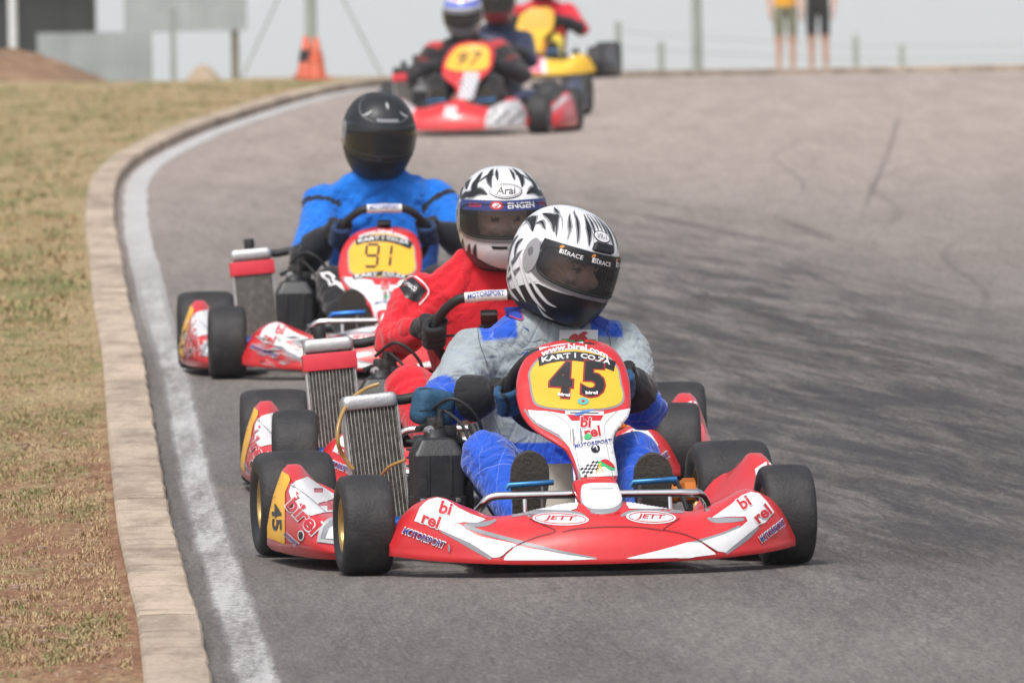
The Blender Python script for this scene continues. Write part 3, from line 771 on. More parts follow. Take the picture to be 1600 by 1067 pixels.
# side pods
p_y = [.15, .20, .27, .36, .46, .56, .64, .71, .77, .815, .845, .862]
p_in = table(p_y, [.50, .46, .43, .415, .41, .41, .415, .43, .455, .48, .51, .53])
p_out = table(p_y, [.575, .625, .655, .675, .688, .695, .698, .70, .70, .698, .692, .68])
p_zi = table(p_y, [.060, .085, .10, .108, .11, .112, .115, .122, .14, .165, .19, .20])
p_zt = table(p_y, [.075, .105, .128, .148, .165, .182, .20, .222, .242, .252, .250, .238])
p_fin = table(p_y, [.54, .57, .60, .62, .63, .63, .625, .615, .605, .60, .602, .61])
def build_pod(root, sgn, m):
    rings = []
    for y in np.linspace(.15, .862, 40):
        xi, xo, zi, zt, xf = p_in(y), p_out(y), p_zi(y), p_zt(y), p_fin(y); zb = .032; P = []
        P.append((xi, zb)); P.append((xi - .004, lerp(zb, zi, .5))); P.append((xi + .004, zi - .004))
        for j in range(0, 11):
            t = j / 10; xf_ = min(xf, xo - .04 * sstep(.3, .7, y) - .045); P.append((lerp(xi + .012, xf_, t), lerp(zi, zt, t * t * (3 - 2 * t) * .35 + .65 * t ** 2.2)))
        sl = .04 * sstep(.3, .7, y); xt = xo - sl; xf = min(xf, xt - .045)
        P.append((xf + .010, zt + .003)); P.append((lerp(xf, xt, .6), zt + .002)); P.append((xt - .018, zt - .003)); P.append((xt - .008, zt - .012)); P.append((xt - .001, zt - .030))
        for t in (.25, .5, .75): P.append((lerp(xt, xo, t ** .8) + .004 * math.sin(t * 3.1), lerp(zt - .032, zb + .012, t)))
        P.append((xo - .004, zb + .012)); P.append((xo - .014, zb))
        rings.append([Vector((sgn * a, y, b)) for a, b in P])
    V, F = loft(rings)
    if sgn > 0: F = [f[::-1] for f in F]
    return mk('side_pod', V, F, m, root, angle=48)

def lettering_birel(A, par, items, red=M_PR, white=M_PW):
    for txt, c, h, ang, bold in items:
        T0 = text_tris(txt, 1.0, .03); wd_ = [p.x for t in T0 for p in t]; hh = [p.y for t in T0 for p in t]; ww = (max(wd_) - min(wd_)) / (max(hh) - min(hh)) * h * 1.08
        T0 = fit(T0, w=ww, h=h); T1 = fit(text_tris(txt, 1.0, .055), w=ww + h * .14, h=h * 1.14)
        A.decal('lettering', place(T1, c, ang), white, par, 4, 8)
        A.decal('lettering', place(T0, c, ang), red, par, 5, 8)
def motorsport(A, par, c, w, h, ang, arc=None):
    T = fit(text_tris('MOTORSPORT', 1, .02, .15), w=w, h=h)
    Tw = fit(text_tris('MOTORSPORT', 1, .045, .15), w=w * 1.03, h=h * 1.4)
    A.decal('lettering', place(Tw, c, ang, arc=arc), M_PW, par, 4, 8)
    A.decal('lettering', place(T, c, ang, arc=arc), M_PB, par, 5, 8)

def fairing_art(A, f, scuffed=False):
    D = lambda n, T, m, lay=1: A.decal(n, T, m, f, lay, 8)
    D('stripe', poly([(648, 814), (656, 794), (663, 786), (670, 781), (683, 777.5), (697, 781), (717, 794), (735, 803), (755, 810), (759, 812), (746, 817), (726, 816), (714, 817), (711, 821), (735, 835), (769, 842), (802, 849), (807, 851), (791, 864), (781, 870), (771, 871), (735, 848), (694, 830), (674, 822)]), M_PW, 2)
    for pth, w in (([(775, 812), (760, 818), (736, 820), (726, 820.5)], [3, 8, 7, 4]), ([(726, 821), (757, 832), (802, 844), (850, 856), (900, 866), (932, 871)], [6, 6, 6, 5, 3, 1]), ([(690, 829), (712, 838), (735, 851), (768, 872)], [4, 9, 10, 5])):
        D('stripe', strip(pth, w), M_PG, 1)
    D('stripe', poly([(788, 873), (791, 867), (808, 854), (847, 859), (892, 867), (934, 873), (892, 875), (789, 875)]), M_PW, 2)
    D('stripe', poly([(809, 801), (836, 792), (870, 785), (899, 780), (904, 787), (901, 795), (892, 798), (838, 797)]), M_PW, 2)
    D('stripe', strip([(800, 806), (838, 800), (895, 801.5), (915, 807)], [4, 7, 7, 3]), M_PG, 1)
    D('stripe', poly([(1113, 809), (1142, 789), (1160, 774), (1174, 768.5), (1187, 771), (1199, 784), (1210, 800), (1196, 816), (1185, 821), (1165, 837), (1133, 863), (1121, 861), (1096, 846), (1131, 835), (1156, 824), (1168, 814), (1165, 807), (1142, 807), (1122, 809)]), M_PW, 2)
    for pth, w in (([(1106, 809), (1118, 813), (1145, 812), (1163, 811)], [3, 8, 8, 4]), ([(1185, 822), (1166, 839), (1134, 864)], [5, 10, 5]), ([(1157, 823), (1131, 834), (1095, 845), (1050, 857), (988, 870)], [7, 6, 6, 5, 1])):
        D('stripe', strip(pth, w), M_PG, 1)
    D('stripe', poly([(978, 872), (1039, 857), (1075, 847), (1095, 848), (1116, 863), (1118, 866), (1075, 871), (985, 873)]), M_PW, 2)
    D('stripe', poly([(979, 780), (996, 781), (1037, 787), (1059, 795), (1008, 795.5), (983, 795), (979, 789)]), M_PW, 2)
    D('stripe', strip([(970, 806), (990, 800), (1040, 798), (1068, 800)], [3, 7, 7, 3]), M_PG, 1)
    for pth in ([(782, 872), (802, 855), (836, 840), (861, 833), (868, 829), (859, 824), (827, 811)], [(879, 831), (897, 827), (930, 824), (965, 823), (1000, 824), (1037, 829)], [(1121, 863), (1093, 845), (1066, 834), (1038, 828), (1040, 824), (1062, 810)]):
        D('panel_line', strip(pth, 1.1), M_SEAM, 3)
    for c, rx, ry in (((876, 811), 44, 10), ((1017, 808.5), 39, 10)):
        D('sponsor_oval', oval(c, rx, ry, 2), M_PW, 2)
        D('sponsor_ring', ring(c, rx - 3.5, ry - 1.6, 1.3, 2), M_PR, 3)
        D('lettering', place(fit(text_tris('JETT', 1, .025, .2), w=rx * 1.15, h=9), c, 2), M_PR, 3)
    lettering_birel(A, f, [('bi', (697, 795), 19, 14, 0), ('rel', (675, 813), 19, 20, 0), ('bi', (1163, 786), 18, -32, 0), ('rel', (1190, 803), 19, -38, 0)])
    motorsport(A, f, (664, 840), 68, 9, 20); motorsport(A, f, (1206, 829), 48, 9, -37)
    if scuffed:
        rs_ = random.Random(4)
        for k in range(60):
            x = rs_.uniform(640, 830); y = lerp(806, 868, rs_.random()); D('scuff', strip([(x, y), (x + rs_.uniform(8, 34), y + rs_.uniform(-2, 9))], [.3, rs_.uniform(1, 5), .3]), rs_.choice((M_PG, M_PK, M_PSIL)), 6)
    else:
        D('scuff', strip([(703, 850), (704, 862)], [1, 4, 1]), M_PG, 6)

def panel_art(A, p, number, top_url=True, style='thick'):
    D = lambda n, T, m, lay=1: A.decal(n, T, m, p, lay, 7)
    yel = [(874, 549), (911, 546.5), (944, 556), (963, 574), (969, 600), (973, 619), (967, 631), (944, 638), (905, 640), (874, 638.5), (843, 633), (834, 621), (830, 598), (829, 582), (843, 562)]
    c = Vector((903, 597)); D('panel_border', spoly([(c.x + (x - c.x) * 1.045, c.y + (y - c.y) * 1.06) for x, y in yel], 3), M_PG, 1)
    D('number_field', spoly(yel, 3), M_PY, 2)
    low = [(825, 641), (857, 643), (885, 648), (944, 648), (963, 643), (984, 638), (983, 652), (967, 673), (959.5, 686), (961, 717), (964, 743), (908, 745), (898, 717), (890, 699), (874, 680), (839, 661), (828, 650)]
    D('lower_field', poly(low), M_PW, 2)
    D('stripe', strip([(820, 640), (829, 653), (841, 664), (876, 684), (893, 702), (901, 722), (906, 751)], 3.2), M_PG, 1)
    D('stripe', strip([(986, 640), (985, 655), (969, 675), (961.5, 688), (963, 718), (967, 749)], 2.6), M_PG, 1)
    D('panel_line', strip([(855, 643), (878, 655), (893, 672), (899, 700), (909, 750)], 1.0), M_PG, 3)
    D('panel_line', strip([(964, 643), (952, 655), (944, 668), (948, 700), (957, 748)], 1.0), M_PG, 3)
    D('shoulder', poly([(885, 648), (944, 648), (938, 658), (893, 658)]), M_PR, 3)
    if top_url:
        D('lettering', place(fit(text_tris('www.birel.com', 1, .03), w=104, h=10), (898, 542), 2, arc=.0050), M_PW, 3)
    blk = [(841, 559), (857, 554), (874, 551), (897, 549.5), (915, 551), (935, 555.5), (962, 565.5), (959, 581), (932, 570.5), (914, 566), (897, 564), (874, 565), (858, 568), (842, 573)]
    D('sponsor_strip', poly(blk), M_PK, 3)
    D('lettering', place(fit(text_tris('KART', 1, .03), w=46, h=7.8), (869, 559), -9, arc=.0012), M_PW, 4)
    D('lettering', place(fit(text_tris('CO.ZA', 1, .03), w=48, h=7.6), (930.5, 561), 14, arc=.0010), M_PW, 4)
    D('sponsor_mark', place(fit(text_tris('i', 1, .05), w=2.5, h=8), (898.5, 556), 0), M_PW, 4)
    if style == 'thick':
        for ch, cc in zip(number, ((877, 593.5), (927, 592.5))):
            T = text_tris(ch, 1, .035)
            D('number', place(fit(text_tris(ch, 1, .065), w=41, h=61), cc, 3), M_PDK, 3); D('number', place(fit(T, w=35, h=55), cc, 3), M_PK, 4)
        for cc, a in (((881, 618), 5), ((924, 615), 0)):
            D('lettering', place(fit(text_tris('birel', 1, .05), w=19, h=5), cc, a), M_PW, 5)
        D('sticker', oval((911, 628), 9, 5.5), M_PTEAL, 4); D('sticker', oval((911, 628), 2.5, 2), M_PR, 5)
        D('sticker', poly([(883, 643), (943, 644), (943, 650), (883, 649)]), M_PW, 4)
        D('sticker', strip([(898, 650), (911, 646), (927, 641)], [3, 5, 1.5]), M_PLB, 5)
        D('sticker', strip([(890, 646.5), (935, 647)], 1.2), M_PK, 6)
    elif style == 'digital':
        def seg(cx, cy, w, h, on):
            S = {'a': (cx - w, cy - h, cx + w, cy - h), 'b': (cx + w, cy - h, cx + w, cy), 'c': (cx + w, cy, cx + w, cy + h), 'd': (cx - w, cy + h, cx + w, cy + h), 'e': (cx - w, cy, cx - w, cy + h), 'f': (cx - w, cy - h, cx - w, cy), 'g': (cx - w, cy, cx + w, cy)}
            for k in on:
                x0, y0, x1, y1 = S[k]; dx, dy = (x1 - x0) * .08, (y1 - y0) * .1
                D('number', strip([(x0 + dx, y0 + dy), (x1 - dx, y1 - dy)], [5.2, 5.2]), M_PK, 4)
        seg(879, 595, 13, 24, 'abcfgd'); seg(906, 595, 13, 24, 'bc')
        D('sponsor_strip', poly([(842, 640), (874, 631), (903, 629), (935, 632), (962, 640), (960, 648), (932, 641), (903, 638), (874, 640), (845, 648)]), M_PK, 5)
        D('lettering', place(fit(text_tris('KART', 1, .03), w=48, h=8), (872, 637.5), -6, arc=.003), M_PW, 6)
        D('lettering', place(fit(text_tris('CO.ZA', 1, .03), w=50, h=8), (931, 637), 8, arc=.003), M_PW, 6)
    else:
        for ch, cc in zip(number, ((880, 597), (925, 597))):
            D('number', place(fit(text_tris(ch, 1, .02), w=33, h=50), cc, 2), M_PK, 4)
    lettering_birel(A, p, [('bi', (915, 661), 17, 3, 0), ('rel', (925, 676), 17, -9, 0)])
    motorsport(A, p, (926, 694), 58, 6.5, -9)
    D('sticker', oval((918, 684), 6, 4, -10), M_PGRN, 6); D('sticker', oval((930, 702), 7, 6.5), M_PK, 4); D('sticker', strip([(926, 702), (930, 698), (933, 705)], [1, 2, 1]), M_PW, 5)
    # crossed chequered flag and dragon flag
    o = Vector((907, 733)); ux, uy = Vector((5.0, -3.0)), Vector((1.6, 2.9))
    D('flag_field', poly([o, o + ux * 5, o + ux * 5 + uy * 4.4, o + uy * 4.4]), M_PW, 3)
    T = []
    for i in range(6):
        for j in range(5):
            if (i + j) % 2 == 0:
                q = o + ux * (i * 5 / 6) + uy * (j * .88); T += poly([q, q + ux * .83, q + ux * .83 + uy * .88, q + uy * .88])
    D('chequered_flag', T, M_PK, 4)
    D('dragon_flag', spoly([(934, 722), (943, 720), (952, 724), (960, 733), (953, 735), (944, 729), (936, 730)], 3), M_PGRN, 3)
    D('dragon_flag', spoly([(938, 721), (946, 718), (955, 724), (959, 731), (950, 728), (943, 724)], 3), M_PR, 4)
    D('flag_pole', strip([(931, 740), (938, 724)], 1.6), M_PY, 4); D('flag_pole', strip([(942, 738), (935, 726)], 1.6), M_PY, 4)

def pod_art(A, p, number, worn=False):
    D = lambda n, T, m, lay=1: A.decal(n, T, m, p, lay, 7)
    D('number_field', poly([(423, 737), (434, 731), (452, 743), (454, 750), (446, 770), (446, 850), (428, 843), (406, 836), (406, 785), (415, 770)]), M_PY, 2)
    D('stripe', poly([(455, 758), (462, 752), (480, 745), (500, 758), (530, 777), (530, 799), (506, 801), (486, 806), (470, 795), (458, 785), (452, 768)]), M_PW, 2)
    D('panel_line', strip([(452, 756), (478, 774), (508, 800)], 1.0), M_PG, 3)
    if number: D('number', place(fit(text_tris(number, 1, .025), w=42, h=15), (434, 808), 88), M_PK, 4)
    lettering_birel(A, p, [('birel', (476, 806), 24, 47, 0)])
    D('stripe', poly([(496, 846), (501, 821), (512, 811), (530, 805), (530, 850)]), M_PSIL, 4)
    D('stripe', poly([(502, 841), (506, 824), (515, 815), (530, 810), (530, 844)]), M_PG, 5)
    D('stripe', poly([(510, 841), (516, 826), (530, 820), (530, 842)]), M_PW, 6)
    D('sticker', oval((472, 836), 5, 8), M_PW, 4); D('sticker', oval((472, 836), 3.6, 6), M_PK, 5)
    motorsport(A, p, (457, 842), 26, 6, 40)
    if worn:
        rs_ = random.Random(8)
        for k in range(40):
            x = rs_.uniform(415, 500); y = rs_.uniform(765, 850); D('scuff', strip([(x, y), (x + rs_.uniform(2, 12), y + rs_.uniform(5, 25))], [.3, rs_.uniform(1, 4), .3]), rs_.choice((M_TANK, M_PW, M_PDK)), 7)

def kart(loc, yaw, label, p):
    root = empty('go_kart', (loc[0], loc[1], terrain(*loc)), R(yaw))
    tag(root, label, 'go-kart', 'go-karts racing round the bend')
    body = mat(p.get('body_name', 'red_bodywork'), p.get('body', KRED), .30, spec=.5, vary=.08, vscale=5, dirt=(.25, .16, .14), dirt_amt=.22, coat=.3)
    podm = mat(p['pod_name'], p['pod'], .36, vary=.06, vscale=6) if 'pod' in p else body
    rim = p.get('rim', M_GOLD)
    st = R(p.get('steer', 0)); podm2 = [p.get('pod_left', podm), podm]
    for s in (-1, 1):
        wheel(root, (s * .553, 0, .130), .132, .130, s, st, rim)
        wheel(root, (s * .588, 1.05, .140), .205, .140, s, 0, rim)
    # ---- bodywork
    f = build_fairing(root, body); pn = build_panel(root, body)
    pods = [build_pod(root, s, podm2[s > 0]) for s in (-1, 1)]
    # mount cover in the middle of the fairing
    rings = []
    for t, w, d in ((0, .051, .0), (.08, .0575, .004), (.45, .0585, .007), (.78, .053, .005), (.93, .043, .0), (1, .028, -.012)):
        z = lerp(.236, .150, t); yc = lerp(-.10, -.285, t ** 1.2); ring_ = []
        for k in range(20):
            a = 2 * math.pi * k / 20; ring_.append(Vector((.035 + w * math.copysign(abs(math.cos(a)) ** .6, math.cos(a)), yc - d + (-.026 if math.sin(a) < 0 else .05) * abs(math.sin(a)) ** .7, z - .02 * math.sin(a) * (1 if math.sin(a) > 0 else .2))))
        rings.append(ring_)
    cv = mk('mount_cover', *loft(rings), body, root, angle=60)
    Ac = art_at(cv, 938, 778, -.2)
    if 'cover' not in p:
        Ac.decal('cover_edge', spoly([(908, 762), (916, 755.5), (940, 754), (964, 755.5), (973, 763), (973, 785), (962, 799), (938, 803), (916, 799), (908, 785)], 3), M_PG, cv, 1, 7)
        Ac.decal('cover_face', spoly([(909, 762), (917, 756), (940, 755), (963, 756), (971.5, 763), (971, 782), (960, 793), (938, 796), (918, 793), (910, 782)], 3), M_PW, cv, 2, 7)
        Ac.decal('print', strip([(922, 764), (958, 763.5)], 2.2), M_PSIL, cv, 3, 7)
    for bx, by in ((1106, 797), (752, 800), (1060, 792), (828, 806)):
        hb_ = art_at(f, bx, by, -.2).hit((bx, by), 0)
        if hb_ is not None: MB().lathe([(.001, .005), (.006, .004), (.0085, .0), (.0085, -.006)], hb_, (0, -.5, .85), 12).build('bolt', M_CHROME, f)
    if p.get('art'):
        A = art_at(f, 930, 825, -.26); fairing_art(A, f, p.get('scuffed', False))
        panel_art(art_at(pn, 900, 640, .2), pn, p.get('number', ''), p.get('url', True), p.get('style', 'thick'))
        pod_art(art_at(pods[0], 460, 790, .6), pods[0], p.get('number', ''), p.get('scuffed', False))
        ar = art_at(pods[1], 1180, 730, .75)
        ar.decal('stripe', poly([(1180, 733), (1196, 722), (1222, 727), (1230, 745), (1200, 760), (1182, 745)]), M_PW, pods[1], 2, 7)
        ar.decal('stripe', poly([(1192, 706), (1205, 706), (1212, 716), (1200, 718)]), M_PY, pods[1], 2, 7)
    elif p.get('simple_art'): p['simple_art'](f, pn, pods)
    pn.location = (p.get('panel_dx', 0.0), 0, p.get('panel_dz', 0.0)); f.scale = (p.get('nose_w', 1.0), 1.0, p.get('nose_h', 1.0))
    if 'panel_scale' in p:
        q_ = p['panel_scale']; pn.scale = q_; pn.location = (.065 * (1 - q_[0]), 0, .23 * (1 - q_[2]))
    # ---- tubes and floor
    b = MB(); b.tube(spline([(-.31, .02, .10), (-.262, -.065, .165), (-.232, -.085, .197), (-.16, -.09, .2)], 6) + spline([(-.1, -.09, .2), (.2, -.09, .197), (.29, -.088, .195), (.318, -.08, .19), (.345, -.05, .15), (.37, .02, .10)], 6), .0105, 12)
    for x in (-.145, .235): b.tube([(x, -.088, .195), (x, -.10, .12)], .006, 8)
    b.build('front_hoop', p.get('hoop', M_CHROME), root)
    b = MB()
    for s in (-1, 1):
        b.tube(spline([(s * .30 + .02, -.12, .06), (s * .30 + .02, .05, .062), (s * .27 + .02, .25, .062), (s * .30 + .02, .7, .062), (s * .30 + .02, 1.12, .075)], 6), .015, 10)
    for y in (.02, .42, .95): b.tube([(-.30, y, .062), (.34, y, .062)], .014, 10)
    for s in (-1, 1): b.tube(spline([(s * .3, .3, .07), (s * .5, .3, .08), (s * .55, .45, .1), (s * .5, .72, .08), (s * .3, .72, .07)], 5), .009, 8)
    b.build('chassis_frame', M_CHROME, root)
    MB().box((.02, .28, .040), (.56, .78, .006), .002).build('floor_tray', M_BLACK, root)
    MB().tube([(-.56, 1.05, .14), (.56, 1.05, .14)], .022, 14).build('rear_axle', M_STEEL, root)
    b = MB()
    for s in (-1, 1):
        b.tube([(s * .34, 0, .12), (s * .52, 0, .13)], .013, 12); b.box((s * .40, .0, .115), (.03, .04, .09), .006)
    b.build('stub_axle', M_STEEL, root)
    MB().lathe([(.001, -.03), (.022, -.03), (.022, .035), (.001, .035)], (-.455, -.005, .128), (1, 0, 0), 18).build('axle_spacer', M_BLUEA, root, angle=30)
    MB().lathe([(.001, -.05), (.03, -.05), (.034, -.02), (.026, -.01), (.034, .0), (.034, .03), (.001, .03)], (.455, 1.0, .15), (1, 0, 0), 8).build('rear_hub', M_ORANGE, root, angle=30)
    b = MB(); b.box((.33, .86, .17), (.03, .08, .10), .008); b.tube(spline([(.30, .8, .2), (.33, .7, .22), (.37, .62, .2), (.38, .5, .12)], 5), .006, 8); b.tube(spline([(.31, .82, .2), (.35, .74, .24), (.38, .68, .18)], 5), .005, 8)
    b.build('brake_caliper', M_BLACKR, root)
    b = MB(); b.tube(spline([(-.31, .95, .10), (-.4, 1.15, .13), (-.3, 1.24, .16), (.35, 1.24, .16), (.45, 1.15, .13), (.33, .95, .10)], 6), .014, 10); b.build('rear_bumper', M_CHROME, root)
    # ---- seat
    rings = []
    for t in np.linspace(0, 1, 15):
        yc = lerp(.62, 1.02, sstep(0, .75, t)); zc = .055 + .40 * max(0, (t - .38) / .62) ** 1.15; ring_ = []
        w = lerp(.155, .185, t); wall = lerp(.05, .16, sstep(.05, .6, t)) * (1 - .7 * sstep(.72, 1, t))
        for k in range(17):
            s = -1 + 2 * k / 16; ring_.append(Vector((.065 + w * s, yc - wall * (abs(s) ** 3) * sstep(.3, .9, t), zc + wall * abs(s) ** 3 * (1 - .5 * sstep(.3, .9, t)))))
        rings.append(ring_)
    V, F = loft(rings, cap=False, closed=False); so = mk('seat', V, F, p.get('seat', M_SEAT), root, angle=70)
    sm = so.modifiers.new('s', 'SOLIDIFY'); sm.thickness = .006
    # ---- pedals
    for s, x0, x1 in ((-1, -.185, -.062), (1, .142, .262)):
        b = MB(); b.tube([(x0, -.034, .214), (x0 + .006, -.036, .224), (x1 - .006, -.036, .229), (x1, -.034, .229)], .0078, 10); b.build('pedal', p.get('pedal', M_BLUEA2), root)
        b = MB(); xm = (x0 + x1) / 2 - s * .035; b.tube([(xm, -.03, .222), (xm, -.02, .06)], .006, 8); b.build('pedal_arm', M_STEEL, root)
    # ---- fuel tank, steering
    b = MB(); b.box((.005, .30, .155), (.135, .22, .20), .03, (R(-8), 0, 0), 4); b.build('fuel_tank', M_TANK, root)
    MB().box((.055, .195, .16), (.03, .02, .2), .006, (R(-8), 0, 0)).build('tank_strap', M_BLACK, root)
    wc = Vector(p['wheel_c']); ax = Vector((0, .79, .61)).normalized()
    b = MB(); b.tube([wc - ax * .02, (.045, .04, .09)], .010, 10); b.build('steering_column', M_STEEL, root)
    b = MB()
    for x in (.012, .032): b.tube([(x, .10, .36 + p.get('panel_dz', 0)), (x - .002, .0, .07)], .0055, 8)
    b.build('column_brace', M_CHROME, root)
    e2 = Vector((0, -.61, .79)); e1 = Vector((1, 0, 0)); tw = R(p.get('turn', 0)); r0 = p.get('wheel_r', .158)
    def rim_pt(a):
        a = a + tw; rr = r0 * (1 - .10 * sstep(.86, 1, math.cos(a - tw)))
        return wc + (e1 * math.sin(a) + e2 * math.cos(a)) * rr
    sw = MB().tube([rim_pt(2 * math.pi * k / 48) for k in range(48)], .0145, 10, closed=True).build('steering_wheel', M_BLACKR, root)
    b = MB()
    for a in (R(90), R(-90), R(180)): b.tube([wc, rim_pt(a)], .008, 8, flat=.5)
    b.lathe([(.001, -.012), (.035, -.012), (.035, .01), (.001, .01)], wc, ax, 16); b.box(wc + e2 * .07 - ax * .012, (.05, .022, .05), .006, (R(52), 0, tw)); b.build('wheel_spokes', M_BLACKR, sw)
    lb = MB().tube([rim_pt(R(a)) for a in range(-24, 25, 4)], .0158, 12).build('wheel_label', M_PW, sw)
    Aw = Art(bvh_of(lb), rim_pt(0), e1 * math.cos(tw) - e2 * math.sin(tw), e2 * math.cos(tw) + e1 * math.sin(tw), ax, 1000.0, (0, 0))
    Aw2 = Art(bvh_of(lb), rim_pt(0), (1, 0, 0), (0, .1, 1), Vector((0, .985, -.17)).normalized(), 1000.0, (0, 0))
    Aw2.decal('lettering', place(fit(text_tris('MOTORSPORT', 1, .04), w=108, h=15), (0, -4), math.degrees(tw), arc=.0014), M_PB, sw, 1, 8)
    # ---- radiator
    rw, rh, rt = .148, .305, .034
    rx = p.get('rad_x', -.412); tilt = R(p.get('rad_tilt', -4)); back = R(-7)
    RM = Matrix.Translation((rx, .62, .105)) @ Euler((back, tilt, R(4))).to_matrix().to_4x4()
    def tr(V): return [RM @ Vector(v) for v in V]
    v, f_ = rbox((0, 0, rh / 2), (rw - .012, rt, rh), .002); rad = mk('radiator', tr(v), f_, M_FIN, root, angle=30)
    b = MB()
    for k in range(14):
        x = -rw / 2 + .008 + (rw - .016) * k / 13; v, f_ = rbox((x, -rt / 2 - .0012, rh / 2), (.0019, .003, rh - .004), 0); b.add(tr(v), f_)
    b.build('radiator_tubes', M_FINW, rad, smooth=False)
    b = MB()
    for s in (-1, 1): v, f_ = rbox((s * (rw / 2 - .002), 0, rh / 2), (.006, rt + .004, rh), .001); b.add(tr(v), f_)
    b.build('side_plate', M_ALU, rad, smooth=False)
    rings = []
    for z, sx, sy in ((-.004, .5, .5), (.0, .508, .56), (.020, .50, .56), (.030, .475, .50), (.034, .43, .40)):
        rings.append([Vector((rw * sx * math.copysign(abs(math.cos(a)) ** .25, math.cos(a)), (rt + .016) * sy * math.copysign(abs(math.sin(a)) ** .35, math.sin(a)), rh + z)) for a in [2 * math.pi * (k + .5) / 40 for k in range(40)]])
    v, f_ = loft(rings); mk('top_tank', tr(v), f_, p.get('tank', M_ALU), rad, angle=50)
    v, f_ = rbox((0, 0, -.012), (rw, rt + .012, .026), .006); mk('bottom_tank', tr(v), f_, M_ALU, rad)
    if p.get('cap', True):
        b = MB(); v, f_ = lathe([(.001, .03), (.017, .03), (.019, .026), (.019, 0), (.016, -.01)], (-.02 if p.get('cap') == 'mid' else .0, .012, rh + .042), (0, 0, 1), 18); b.add(tr(v), f_); b.build('filler_cap', M_BLACKR, rad, angle=40)
    if p.get('tape'):
        v, f_ = rbox((0, -.003, rh - .035), (rw + .012, rt + .012, .05), .003); mk('tape_band', tr(v), f_, M_TAPE, rad)
    b = MB(); b.tube([RM @ Vector(q) for q in spline([(.05, .02, rh + .015), (.10, .02, rh + .012), (.16, .01, rh + .016), (.22, .02, rh + .0)], 6)], .014, 12); b.build('radiator_hose', M_BLACKR, root)
    MB().tube(spline([(-.34, .62, .13), (-.28, .6, .12), (-.22, .62, .16)], 6), .014, 12).build('radiator_hose', M_BLACKR, root)
    if p.get('hose'):
        b = MB(); b.tube(spline([dl(*q) for q in p['hose']], 8), .0058, 10); b.build('fuel_hose', M_HOSE, root)
        b = MB(); b.tube(spline([dl(*q) for q in ((597, 741, .55), (610, 728, .5), (634, 718, .48))], 8), .0045, 8); b.build('drain_hose', M_HOSE, root)
    # ---- airbox and engine
    rings = []
    for z, w, d, yo in ((.150, .066, .05, 0), (.155, .071, .056, 0), (.176, .072, .058, 0), (.178, .067, .053, 0), (.285, .069, .053, .0), (.292, .067, .051, .001), (.325, .046, .044, .012), (.329, .038, .04, .014), (.331, .03, .03, .02), (.345, .028, .028, .024), (.352, .028, .028, .026)):
        rings.append([Vector((-.288 + w * math.copysign(abs(math.cos(a)) ** (.2 if z < .33 else .8), math.cos(a)), .475 + yo + d * math.copysign(abs(math.sin(a)) ** (.2 if z < .33 else .8), math.sin(a)), z)) for a in [2 * math.pi * (k + .5) / 32 for k in range(32)]])
    ab = mk('airbox', *loft(rings), M_BLACK, root, angle=22)
    b = MB()
    for x in (-.318, -.258): MB().box((x, .4205, .232), (.007, .008, .104), .002).build('airbox_rib', M_BLACK, ab)
    for x in (-.335, -.241): MB().box((x, .4175, .168), (.014, .006, .012), .002).build('airbox_clip', M_STEEL, ab)
    b = MB(); b.box((-.26, .66, .15), (.17, .20, .14), .02); b.box((-.26, .64, .27), (.12, .14, .12), .015)
    for k in range(5): b.box((-.26, .64, .225 + k * .022), (.145, .165, .006), .002)
    b.lathe([(.001, .05), (.018, .05), (.022, .02), (.03, 0), (.03, -.03)], (-.26, .62, .35), (0, -.2, 1), 16)
    b.build('engine', M_ENG, root, angle=35)
    b = MB(); b.tube(spline([(-.2, .66, .27), (-.16, .74, .28), (-.18, .9, .2), (-.3, 1.05, .16)], 6), [.02] * 6 + [.028] * 6 + [.042] * 7, 14); b.build('exhaust', M_STEEL, root)
    b = MB(); b.box((-.285, .53, .36), (.045, .05, .045), .008); b.box((-.245, .54, .345), (.04, .04, .03), .006); b.tube([(-.31, .52, .36), (-.335, .50, .352)], .008, 10); b.lathe([(.001, .014), (.009, .014), (.009, -.02)], (-.27, .52, .388), (.2, 0, 1), 10); b.build('carburettor', M_ENG, root, angle=30)
    MB().lathe([(.001, .008), (.011, .008), (.011, -.012), (.001, -.012)], (-.305, .485, .35), (.3, -1, .2), 12).build('fuel_banjo', M_ALU, root, angle=30)
    b = MB(); b.tube(spline([(-.26, .52, .40), (-.22, .46, .36), (-.2, .44, .28), (-.21, .5, .2)], 6), .0045, 8); b.tube(spline([(-.3, .56, .39), (-.24, .5, .43), (-.17, .5, .37), (-.15, .55, .25)], 6), .005, 8); b.tube(spline([(-.19, .5, .36), (-.175, .47, .30), (-.17, .5, .2)], 6), .011, 8); b.build('cable', M_BLACKR, root)
    return root, rim_pt, wc, ax

